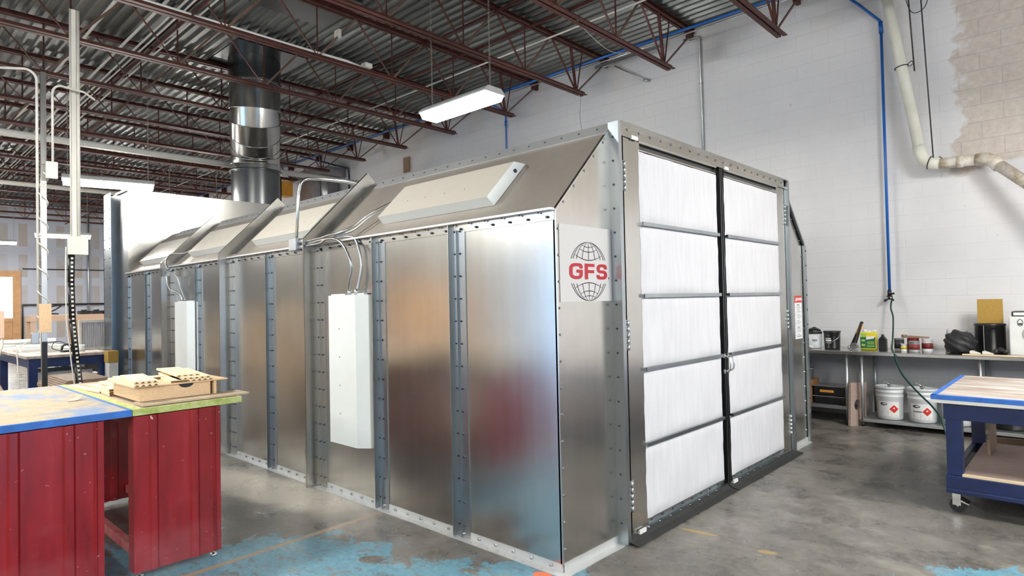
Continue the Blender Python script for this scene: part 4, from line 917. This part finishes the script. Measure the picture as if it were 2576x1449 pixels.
# under the left bench
tag(MB().box((-.72, 5.5, .2205), (-.345, 5.85, .50)).build('cardboard_box', M['cardboard'], bevel=.003), 'brown cardboard box on the shelf of the short bench', 'cardboard box')
t = thing('plastic_tub', 'cloudy plastic tub holding brushes, on the brown cardboard box', 'tub', (-.44, 5.62, .501))
MB().lathe([(.0, .003), (.085, 0), (.10, .14), (.105, .14), (.105, .15), (.096, .15), (.08, .008), (0, .008)], n=24).build('tub_body', M['glassy'], t)
for a, l in ((.3, .25), (-.25, .22)): MB().bar((.03, 0, .05), (.03+a*.1, .02, l), .018).build('brush', M['black'], t)
def case(z, h, label, yl):
    t = thing('tool_case', label, 'tool case', (-.145, 5.68, z), .0)
    MB().box((-.175, -.14, 0), (.175, .16, h)).build('case_body', M['black'], t, bevel=.015)
    MB().box((-.19, -.15, h+.0), (.18, .17, h+.012)).build('case_lid', M['can'], t, bevel=.004)
    if yl: MB().box((-.1, -.1465, .045), (.06, -.1405, .075)).build('yellow_strip', M['orange'], t)
case(.2205, .085, 'black tool case, lower of the two on the short bench shelf', False)
case(.3185, .115, 'black tool case with a yellow strip, upper of the two', True)
b = MB(); n = 24; hl = [(0, .155+.0+.05*math.cos(a), .26+.06*math.sin(a)) for a in [k*2*PI/n for k in range(n)]]
out = [(0, 0, 0), (0, .30, .0), (0, .31, .50), (0, .0, .53)]
# plywood offcut with a round hole, leaning between the benches
vs = []; 
def sq(a):
    c_, s_ = math.cos(a), math.sin(a); m = max(abs(c_)/.15, abs(s_)/.26); return (c_/m, s_/m)
for xx in (0, .03):
    for k in range(n): a = 2*PI*k/n+.001; q = sq(a); vs.append((xx, .15+q[0], .26+q[1]))
    for k in range(n): a = 2*PI*k/n; vs.append((xx, .125+.055*math.cos(a), .25+.065*math.sin(a)))
fs = []
for k in range(n):
    k2 = (k+1) % n; fs += [(k, k2, n+k2, n+k), (2*n+k, 3*n+k, 3*n+k2, 2*n+k2), (k, 2*n+k, 2*n+k2, k2), (n+k, n+k2, 3*n+k2, 3*n+k)]
b.add(vs, fs); o = b.build('plywood_offcut', M['shelf_wood'], None, (.11, 5.38, .004)); o.rotation_euler = (-.06, 0, math.radians(-20)); tag(o, 'worn plywood offcut with a round hole, leaning between the two benches', 'plywood offcut')

# ------------------------------------------------------------------ on top of the benches
ZB2 = BZ+.0005
t = thing('white_bucket', 'white bucket with a black lid, beside the booth on the steel bench', 'bucket', (-.36, 5.72, ZB2))
MB().lathe([(0, .002), (.088, 0), (.092, .01), (.10, .19), (0, .19)], n=28).build('bucket_body', M['pail'], t); MB().lathe([(.10, .19), (.106, .19), (.106, .215), (.09, .218), (0, .218)], n=28).build('lid', M['black'], t)
MB().box((.02, -.103, .10), (.075, -.094, .12)).build('label_print', M['ink_grey'], t)
tag(MB().tube([(-.43, 5.66, 1.12), (-.33, 5.68, 1.155), (-.26, 5.7, 1.13)], [.014, .025, .01], 8).build('black_rag', M['grey_fabric']), 'black rag draped over the white bucket lid', 'rag')
for i, (x, y) in enumerate([(-.43, 5.52), (-.36, 5.53)]):
    tag(MB().tube(smooth_path([(x-.05, y, ZB2+.018), (x-.02, y+.02, ZB2+.03), (x+.03, y, ZB2+.028), (x+.05, y+.02, ZB2+.018)], 4), [.012+.012*math.sin(k) if k < 3.1 else .01 for k in [j*PI/12 for j in range(13)]], 8).build('white_rag', M['label_white']), 'crumpled white rag in front of the white bucket, %s one' % ('left', 'right')[i], 'rag')
t = thing('black_paint_bucket', 'black paint bucket with white lettering on the steel bench', 'bucket', (-.14, 5.74, ZB2))
MB().lathe([(0, .002), (.086, 0), (.09, .01), (.096, .20), (.102, .205), (.102, .225), (.09, .226), (0, .22)], n=28).build('bucket_body', M['black'], t)
b = MB(); R0 = .0945
def cp(a, z, R0=R0): return (R0*math.cos(a), R0*math.sin(a), z)
for z0, z1, a0, a1 in ((.165, .18, -2.05, -1.6), (.125, .138, -2.2, -1.45), (.095, .118, -2.2, -1.4), (.075, .08, -2.2, -1.4)):
    P = [cp(a0+(a1-a0)*i/6, z) for z in (z0, z1) for i in range(7)]; b.add(P, [[i, i+1, 8+i, 7+i] for i in range(6)])
b.build('label_print', M['label_white'], t); MB().tube(smooth_path([(.1, -.01, .2), (.085, -.06, .14), (.03, -.1, .10), (-.0, -.1, .1)]), .0025, 6).build('bail_handle', M['zinc'], t)
t = thing('hammer', 'hammer with an orange grip leaning against the wall on the bench', 'hammer', (.10, 5.75, ZB2))
MB().bar((-.03, 0, .02), (.085, .1, .34), .022, .028).build('grip', M['black'], t); MB().bar((.035, .05, .19), (.08, .092, .315), .030, .034).build('grip_sleeve', M['orange'], t); MB().cyl((-.06, -.02, .022), (.02, .0, .030), .02, 12).build('head', M['steel'], t)
t = thing('mallet', 'dark mallet with a round face beside the orange-gripped hammer', 'mallet', (.165, 5.66, ZB2))
MB().bar((-.03, .02, .05), (.02, .14, .33), .022).build('grip', M['black'], t); MB().cyl((-.035, -.03, .045), (-.035, .04, .045), .042, 20).build('head', M['steel'], t)
t = thing('yellow_jug', 'yellow jug with a green label on the bench', 'jug', (.275, 5.76, ZB2))
MB().box((-.085, -.055, 0), (.085, .055, .215)).build('jug_body', M['yellow'], t, bevel=.012)
MB().cyl((-.04, 0, .215), (-.04, 0, .245), .022, 14).build('cap', M['label_white'], t); MB().cyl((.03, 0, .228), (.085, -.01, .232), .012, 10).box((-.01, -.01, .215), (.05, .01, .235)).build('spray_nozzle', M['label_white'], t)
MB().box((-.083, -.0575, .02), (.083, -.0552, .155)).build('label_panel', M['green'], t)
MB().box((-.083, -.0575, .156), (-.02, -.0552, .205)).build('label_top', M['lime'], t)
MB().poly([(-.02, -.0585, .125), (.065, -.0585, .14), (.075, -.0585, .17), (-.015, -.0585, .165)], (0, .001, 0)).build('brand_patch', M['label_white'], t)
b = MB()
for z in (.115, .06): b.box((-.07, -.0585, z-.012), (-.03, -.0575, z+.012))
for z in (.098, .084, .07, .05, .04): b.box((-.01, -.0585, z), (.07, -.0575, z+.006))
b.build('label_print', M['lime'], t)
t = thing('black_bottle', 'black square bottle between the yellow jug and the cans', 'bottle', (.425, 5.76, ZB2))
MB().box((-.043, -.035, 0), (.043, .035, .13)).poly([(-.043, -.035, .13), (.043, -.035, .13), (.018, -.035, .165), (-.018, -.035, .165)], (0, .07, 0)).build('bottle_body', M['black'], t, bevel=.006); MB().cyl((0, 0, .16), (0, 0, .19), .016, 14).build('cap', M['black'], t)
def can(x, y, r, h, body, band, bz, label, name='paint_can', z=ZB2):
    t = thing(name, label, 'can', (x, y, z))
    MB().lathe([(0, .002), (r, 0), (r+.002, .003), (r, .006), (r, h-.006), (r+.003, h-.003), (r+.003, h), (r-.008, h), (r-.01, h-.006), (0, h-.006)], n=26).build('can_body', M[body], t)
    if band: MB().lathe([(r+.0012, bz[0]), (r+.0012, bz[1])], n=26).build('label_band', M[band], t)
    return t
can(.60, 5.74, .05, .15, 'can', 'grey_fabric', (.03, .13), 'dark tin can at the left end of the can group on the bench')
can(.665, 5.66, .034, .09, 'label_white', 'yellow', (.03, .06), 'small white and yellow can in front of the dark tin')
can(.735, 5.78, .06, .155, 'canred', None, 0, 'dull red can behind the clear cup')
can(.77, 5.64, .055, .125, 'glassy', 'canred', (.03, .09), 'clear plastic cup with reddish contents, in front of the cans', 'plastic_cup')
can(.88, 5.76, .055, .15, 'label_white', 'canred', (.035, .10), 'white can with a dark red band at the right of the can group')
tag(MB().bar((.66, 5.76, 1.075), (.90, 5.74, 1.062), .035, .02).cyl((.635, 5.74, 1.075), (.665, 5.78, 1.075), .02, 10).build('dirty_brush', M['dirty_wood']), 'dirty brush lying across the tops of the cans', 'brush')
# black bin bag, clear bag, drum, board, cabinet
bm = bmesh.new(); bmesh.ops.create_icosphere(bm, subdivisions=4, radius=1)
rn = random.Random(5)
for v in bm.verts:
    p = v.co; f = 1+.10*math.sin(5*p.x+3*p.z)*math.cos(4*p.y+2*p.x)+.06*math.sin(11*p.z+7*p.x)+.03*math.sin(23*p.x+17*p.y)
    s = .15*f; v.co = Vector((p.x*s*1.0, p.y*s*.9, max(-.12, p.z*s*.9)))
    if p.x < -.55 and p.z < .2: v.co.x -= .07*(-.55-p.x)*2
    v.co.z += .12
me = bpy.data.meshes.new('bag'); bm.to_mesh(me); bm.free(); me.materials.append(M['grey_fabric'])
for p in me.polygons: p.use_smooth = True
o = bpy.data.objects.new('bin_bag', me); COL.objects.link(o); o.location = (1.205, 5.66, ZB2); tag(o, 'bunched black bin bag on the bench beside the black drum', 'bin bag')
o2 = MB().poly([(-.09, 0, 0), (.07, 0, 0), (.10, 0, .16), (.13, 0, .25), (.06, 0, .19), (-.02, 0, .19), (-.07, 0, .26), (-.09, 0, .15)], (0, .05, 0)).build('clear_bag', M['glassy'], None, (1.12, 5.92, ZB2), bevel=.012); tag(o2, 'crumpled clear plastic bag behind the black bin bag', 'plastic bag')
t = thing('black_drum', 'black drum on the bench with a tan board standing on it', 'drum', (1.455, 5.88, ZB2))
MB().lathe([(0, .002), (.135, 0), (.14, .01), (.14, .30), (.145, .305), (.145, .325), (.135, .33), (0, .33)], n=32).build('drum_body', M['black'], t); MB().box((-.045, -.146, .01), (-.038, -.138, .31)).build('drip_line', M['can'], t)
MB().tube([(.0, -.142, .26), (.02, -.155, .255), (.06, -.15, .255), (.075, -.125, .26)], .008, 6).build('drum_handle', M['black'], t)
tag(MB().box((-.115, 0, 0), (.115, .018, .27)).build('tan_board', M['mdf_yellow'], None, (1.46, 5.9, ZB2+.3305), bevel=.001), 'square tan fibreboard standing on the black drum against the wall', 'board')
t = thing('white_appliance', 'white enamelled box with round dial at the right edge of the bench', 'appliance', (1.86, 5.76, ZB2))
MB().box((-.215, -.18, 0), (.25, .2, .415)).build('cabinet', M['white_metal'], t, bevel=.012); MB().cyl((-.02, -.187, .23), (-.02, -.18, .23), .085, 28).build('dial', M['steel'], t)
b = MB(); b.tube([(-.12+.022*math.cos(a), -.182, .35+.035*math.sin(a)) for a in [k*PI/8 for k in range(16)]], .003, 5, True); b.box((-.135, -.1835, .328), (-.105, -.181, .345)); b.build('catch', M['ink'], t)
b = MB(); b.box((-.2, -.17, .416), (.26, .19, .425)); b.box((-.2, -.17, .46), (.26, .19, .468)); b.box((-.2, -.17, .425), (-.185, .19, .46)); 
tag(b.build('ring_binder', M['black'], None, (1.87, 5.76, ZB2), bevel=.003), 'black ring binder lying on the white box', 'binder')
tag(MB().box((-.19, -.165, .4265), (.25, .18, .4585)).build('binder_pages', M['label_white'], None, (1.875, 5.76, ZB2)), 'white pages lying inside the black binder', 'paper')
for i, (x, r) in enumerate(((1.36, .2), (1.47, -.15))):
    tag(MB().poly([(-.05, 0, 0), (.05, 0, 0), (.045, 0, .008), (-.03, 0, .035), (-.05, 0, .03)], (0, .06, 0)).build('scraper', M['offwhite'], None, (x, 5.48, ZB2+.013), bevel=.002), ('pale plastic scraper on the wood strip, left one', 'pale plastic scraper on the wood strip, right one')[i], 'scraper')
tag(MB().tube(smooth_path([(1.52, 5.5, .94), (1.56, 5.54, .96), (1.61, 5.5, .95), (1.63, 5.53, .93)]), [.02, .024, .028, .022, .016, .02, .026, .03, .03, .026, .02, .018, .022, .026, .028, .024, .02, .016, .012][:19], 8).build('dark_goggles', M['grey_fabric']), 'dark goggles lying beside the white box on the bench', 'goggles')
tag(MB().box((1.25, 5.43, ZB2), (2.5, 5.475, ZB2+.012)).build('wood_strip', M['pine']), 'long thin wood strip along the front edge of the bench', 'wood strip')

# ------------------------------------------------------------------ blue cart at right
t = thing('blue_cart', 'navy blue rolling work cart with a taped worn wooden top, at the right edge', 'cart', (1.42, 2.56, 0)); CW, CD, T = 2.2, 1.42, .84
MB().box((0, 0, T-.03), (CW, CD, T)).build('cart_top', M['cart_top'], t)
b = MB(); b.box((-.006, -.006, T-.028), (CW, .0, T+.002)); b.box((-.006, -.004, T), (CW, .035, T+.003)); b.box((-.006, 0, T-.032), (0, CD, T+.002)); b.box((-.004, .0, T), (.03, CD, T+.003)); b.build('edge_tape', M['blue_tape'], t)
MB().box((-.004, -.008, T-.052), (CW, .02, T-.029)).build('edge_strip', M['offwhite'], t)
b = MB(); b.box((.065, .02, T-.17), (CW-.1, .06, T-.05)); b.box((.065, CD-.06, T-.17), (CW-.1, CD-.02, T-.05)); b.box((.065, .06, T-.17), (.105, CD-.06, T-.05)); b.box((CW-.14, .06, T-.17), (CW-.1, CD-.06, T-.05)); b.build('apron', M['navy'], t, bevel=.003)
for x in (.075, CW-.20):
    for y in (.025, CD-.125): MB().box((x, y, .27), (x+.095, y+.095, T-.17)).build('leg', M['navy'], t, bevel=.003)
b = MB(); b.box((.07, .01, .17), (CW-.1, .05, .27)); b.box((.07, CD-.05, .17), (CW-.1, CD-.01, .27)); b.box((.07, .05, .17), (.11, CD-.05, .27)); b.box((CW-.14, .05, .17), (CW-.1, CD-.05, .27)); b.box((.07, -.01, .15), (CW-.35, .03, .18)); b.build('lower_frame', M['navy'], t, bevel=.003)
MB().box((.16, .045, .271), (CW-.22, CD-.06, .286)).build('lower_shelf', M['shelf_wood'], t); MB().box((.165, .02, .271), (CW-.22, .044, .288)).build('shelf_lip', M['pine'], t)
MB().box((.22, CD-.06, .27), (CW-.22, CD-.04, .33)).build('back_rail', M['dirty_wood'], t)
MB().poly([(.235, .78, .287), (.235, 1.25, .287), (.235, 1.22, .60), (.235, .80, .56)], (.018, 0, 0)).build('side_board', M['dirty_wood'], t)
for x, y in ((.125, .09), (CW-.2, .09), (.125, CD-.1), (CW-.2, CD-.1)):
    b = MB(); b.box((x-.05, y-.045, .145), (x+.05, y+.045, .151)); b.box((x-.03, y-.028, .05), (x+.02, y-.022, .146)); b.box((x-.03, y+.022, .05), (x+.02, y+.028, .146)); b.cyl((x, y-.032, .05), (x, y+.032, .05), .008, 8); b.poly([(x+.02, y-.05, .10), (x+.07, y-.05, .075), (x+.07, y-.05, .068), (x+.02, y-.05, .085)], (0, .1, 0))
    C = b.build('caster', M['zinc'], t); MB().cyl((x, y-.02, .05), (x, y+.02, .05), .05, 24).build('wheel', M['rubber'], C)

# ------------------------------------------------------------------ on the block wall
BP = M['blue_pipe']
b = MB(); b.cyl((.44, 6.12, 1.62), (.445, 6.12, 5.0), .017, 12); b.tube([(.445, 6.12, 5.0), (.445, 6.10, 5.04), (.40, 5.9, 5.14), (.0, 4.2, 5.40), (-.1, 3.0, 5.45)] if False else [(.445, 6.12, 5.0), (.435, 6.12, 5.06), (.2, 6.11, 5.35), (-.15, 6.1, 5.74)], .017, 10); b.cyl((.445, 6.12, 4.90), (.44, 6.12, 5.05), .026, 12)
tag(b.build('air_line', BP), 'blue compressed-air pipe dropping down the wall to the hose connector', 'air pipe')
tag(MB().cyl((XF+8, 5.45, 5.49), (3.2, 5.45, 5.49), .019, 10).build('air_line', BP), 'long blue air pipe running level below the roof deck', 'air pipe')
tag(MB().tube([(-6.15, 5.5, 5.46), (-6.15, 6.1, 5.40), (-6.15, 6.12, 5.3), (-6.15, 6.12, 2.5)], .017, 10).cyl((-6.15, 6.12, 5.1), (-6.15, 6.12, 5.2), .026, 10).build('air_line', BP), 'blue air pipe dropping behind the booth beneath the hanging light', 'air pipe')
tag(MB().tube([(-11.95, 4.8, 5.3), (-11.95, 6.15, 5.2), (-11.95, 6.177, 5.0), (-11.95, 6.177, 4.2)], .022, 8).build('drop_pipe', M['navy']), 'dark pipe elbow dropping at the wall left of the booth lights', 'pipe')
tag(MB().cyl((-9, 5.75, 5.56), (.5, 5.75, 5.56), .012, 8).build('wall_conduit', M['legsteel']), 'thin grey conduit following the blue pipe along the wall top', 'conduit')
tag(MB().box((-3.9, 6.02, 5.60), (-2.6, 6.08, 5.66)).build('strut_channel', M['legsteel']), 'short grey strut channel at the wall between two joist seats', 'strut')
tag(MB().tube([(-3.0, 6.0, 5.62), (-2.3, 6.05, 5.2), (-1.75, 6.08, 4.98)] if False else [(-3.55, 6.1, 5.58), (-2.95, 6.12, 5.18)], .012, 8).cyl((-2.97, 6.08, 5.18), (-2.93, 6.14, 5.18), .025, 10).build('sprinkler_stub', M['legsteel']), 'short angled rod with a round end hanging at the wall top', 'rod')
t = thing('wall_conduit', 'thin steel conduit running straight down the block wall above the double doors', 'conduit', (-2.02, 6.17, 0))
MB().tube([(0, 0, 2.4), (0, 0, 5.60), (-.02, -.02, 5.63), (-.25, -.05, 5.64)], .016, 8).build('conduit', M['legsteel'], t); MB().box((-.025, -.01, 4.9), (.025, .02, 4.92)).build('strap', M['zinc'], t)
t = thing('air_connector', 'black air manifold at the bottom end of the blue pipe', 'air fitting', (.44, 6.11, 1.56))
MB().cyl((0, 0, .0), (0, 0, .07), .024, 12).cyl((0, 0, -.05), (0, 0, .0), .035, 12).cyl((-.02, -.02, -.04), (-.055, -.03, -.07), .014, 8).cyl((.02, -.02, -.04), (.05, -.03, -.06), .014, 8).cyl((.02, 0, .02), (.055, 0, .03), .012, 8).build('manifold', M['black'], t)
for x in (-.022, .022): MB().cyl((x, -.033, -.025), (x, -.040, -.025), .011, 10).build('gauge', M['zinc'], t)
P = smooth_path([(.465, 6.08, 1.50), (.455, 6.08, 1.40), (.487, 6.03, 1.281), (.502, 5.9, 1.042), (.55, 5.6, .935), (.61, 5.42, .885), (.646, 5.33, .806), (.734, 5.2, .666), (.907, 5.0, .515), (1.052, 4.85, .405), (1.15, 4.7, .304), (1.22, 4.6, .12), (1.3, 4.5, .012), (1.7, 4.5, .012)], 8)
tag(MB().tube(P, .010, 8).build('air_hose', plain('hose_green', (.005, .045, .035), .4)), 'dark green air hose hanging from the connector over the bench to the floor', 'hose')
# PVC drain pipe
t = thing('drain_pipe', 'large cream PVC pipe coming down the wall and turning right', 'drain pipe', (0, 0, 0)); PR = .062
MB().tube([(.47, 5.98, 5.75), (.84, 5.98, 3.28)], PR, 20).build('pipe_section', M['pvc'], t)
MB().tube([(.825, 5.98, 3.36), (.845, 5.98, 3.26), (.88, 5.98, 3.18), (.94, 5.98, 3.13), (1.03, 5.98, 3.115)], PR+.008, 20).build('pipe_elbow', M['pvc'], t)
MB().tube([(1.0, 5.98, 3.115), (1.15, 5.98, 3.105), (1.42, 5.98, 3.10)], PR, 20).build('pipe_section', M['pvc_old'], t)
MB().cyl((1.20, 5.98, 3.103), (1.26, 5.98, 3.102), PR+.007, 20).build('pipe_coupling', M['pvc_old'], t)
MB().tube([(1.38, 5.98, 3.10), (1.47, 5.97, 3.095), (1.54, 5.94, 3.05), (1.59, 5.90, 2.98)], PR+.008, 20).build('pipe_elbow', M['pvc_old'], t)
MB().tube([(1.56, 5.92, 3.02), (2.2, 5.6, 2.35)], PR, 20).build('pipe_section', M['pvc_old'], t)
for (c_, ax, up) in (((.678, 5.98, 4.36), (.15, 0, -1), 0), ((.93, 5.98, 3.14), (1, 0, -.35), 1)):
    ax = Vector(ax).normalized(); a = ax.cross(Vector((0, 1, 0))).normalized(); bb = ax.cross(a); c_ = Vector(c_)
    b = MB(); b.tube([c_+(a*math.cos(k*PI/12)+bb*math.sin(k*PI/12))*(PR+.012) for k in range(24)], .006, 6, True); b.cyl(c_+a*-(PR+.0)+Vector((0,0,0)), c_-a*(PR+.05), .008, 6) if False else None
    b.tube([c_+Vector((PR, 0, .02)), c_+Vector((PR+.04, .03, .06)), c_+Vector((PR+.05, .1, .05)), c_+Vector((.05, .2, .05))], .005, 6)
    b.build('hanger_ring', M['ink'], t)
b = MB().cyl((.80, 6.05, 4.3), (.74, 6.05, 5.75), .008, 8).cyl((.96, 6.05, 3.2), (.87, 6.05, 5.75), .007, 8); b.build('hanger_rod', M['ink'], t)
tag(MB().tube(smooth_path([(.70, 6.0, 5.4), (.78, 6.02, 5.05), (.88, 6.02, 5.0), (.96, 6.02, 5.1), (.98, 6.0, 5.4)]), .005, 6).build('hanging_wire', M['ink']), 'loop of dark wire hanging at the top right beside the cream pipe', 'wire')
# air handler and electrics far behind the booth
t = thing('air_handler', 'grey metal air handling unit on the wall behind the left part of the booth', 'air handler', (-12.9, 5.75, 4.2))
MB().box((-.5, -.25, 0), (.45, .4, .72)).build('housing', M['can'], t); MB().box((-.9, -.3, .78), (.8, .4, 1.0)).build('duct_box', M['can'], t)
b = MB()
for k in range(6): b.tube([(.5+.05*k, -.1, 0), (.5+.05*k, -.1, .6), (.45, -.1, .78)], .022, 6)
b.build('flexible_lines', M['legsteel'], t)
t = thing('electric_hoist', 'yellow and black machine mounted high behind the round duct', 'machine', (-13.6, 4.9, 4.2))
MB().box((-.15, -.15, 0), (.15, .15, .8)).build('black_body', M['black'], t); MB().box((-.12, .16, .35), (.2, .45, .75)).build('yellow_cover', M['orange'], t)
MB().cyl((0, 0, .8), (0, 0, 1.5), .03, 8).build('mount', M['black'], t)
# clamps left on the wall
for i, x in enumerate((-10.05, -9.6)):
    tag(MB().cyl((x, 6.05, 4.42), (x+.18, 6.15, 4.42), .05, 8).cyl((x+.18, 6.15, 4.37), (x+.18, 6.15, 4.55), .03, 8).build('pipe_stub', M['ink']), 'short rusty pipe stub on the wall above the booth, %s one' % ('left', 'right')[i], 'pipe stub')
tag(MB().box((-10.1+.55, 6.14, 4.7), (-9.35, 6.19, 5.05)).build('wall_bracket', M['dirty_wood']), 'small rusty bracket on the wall above the pipe stubs', 'bracket')

tag(MB().box((-6.04, .9, 5.778), (-5.0, 2.03, 5.798)).build('roof_curb_plate', M['dark_duct']), 'dark steel plate bolted under the roof deck at the top of the photo', 'plate')
tag(MB().tube(smooth_path([(-3.80, 5.40, 4.99), (-3.78, 5.42, 4.9), (-3.80, 5.42, 4.6), (-3.74, 5.42, 4.2), (-3.72, 5.42, 3.6)]), .005, 6).build('hanging_wire', M['legsteel']), 'thin grey wire hanging from a joist behind the front corner of the booth', 'wire')
tag(MB().tube(smooth_path([(-2.13, 3.1, 4.99), (-2.3, 3.6, 5.0), (-2.5, 4.4, 5.05), (-2.7, 5.2, 5.3)]), .005, 6).build('loose_wire', M['offwhite']), 'thin pale wire strung slackly between joists right of the hanging light', 'wire')
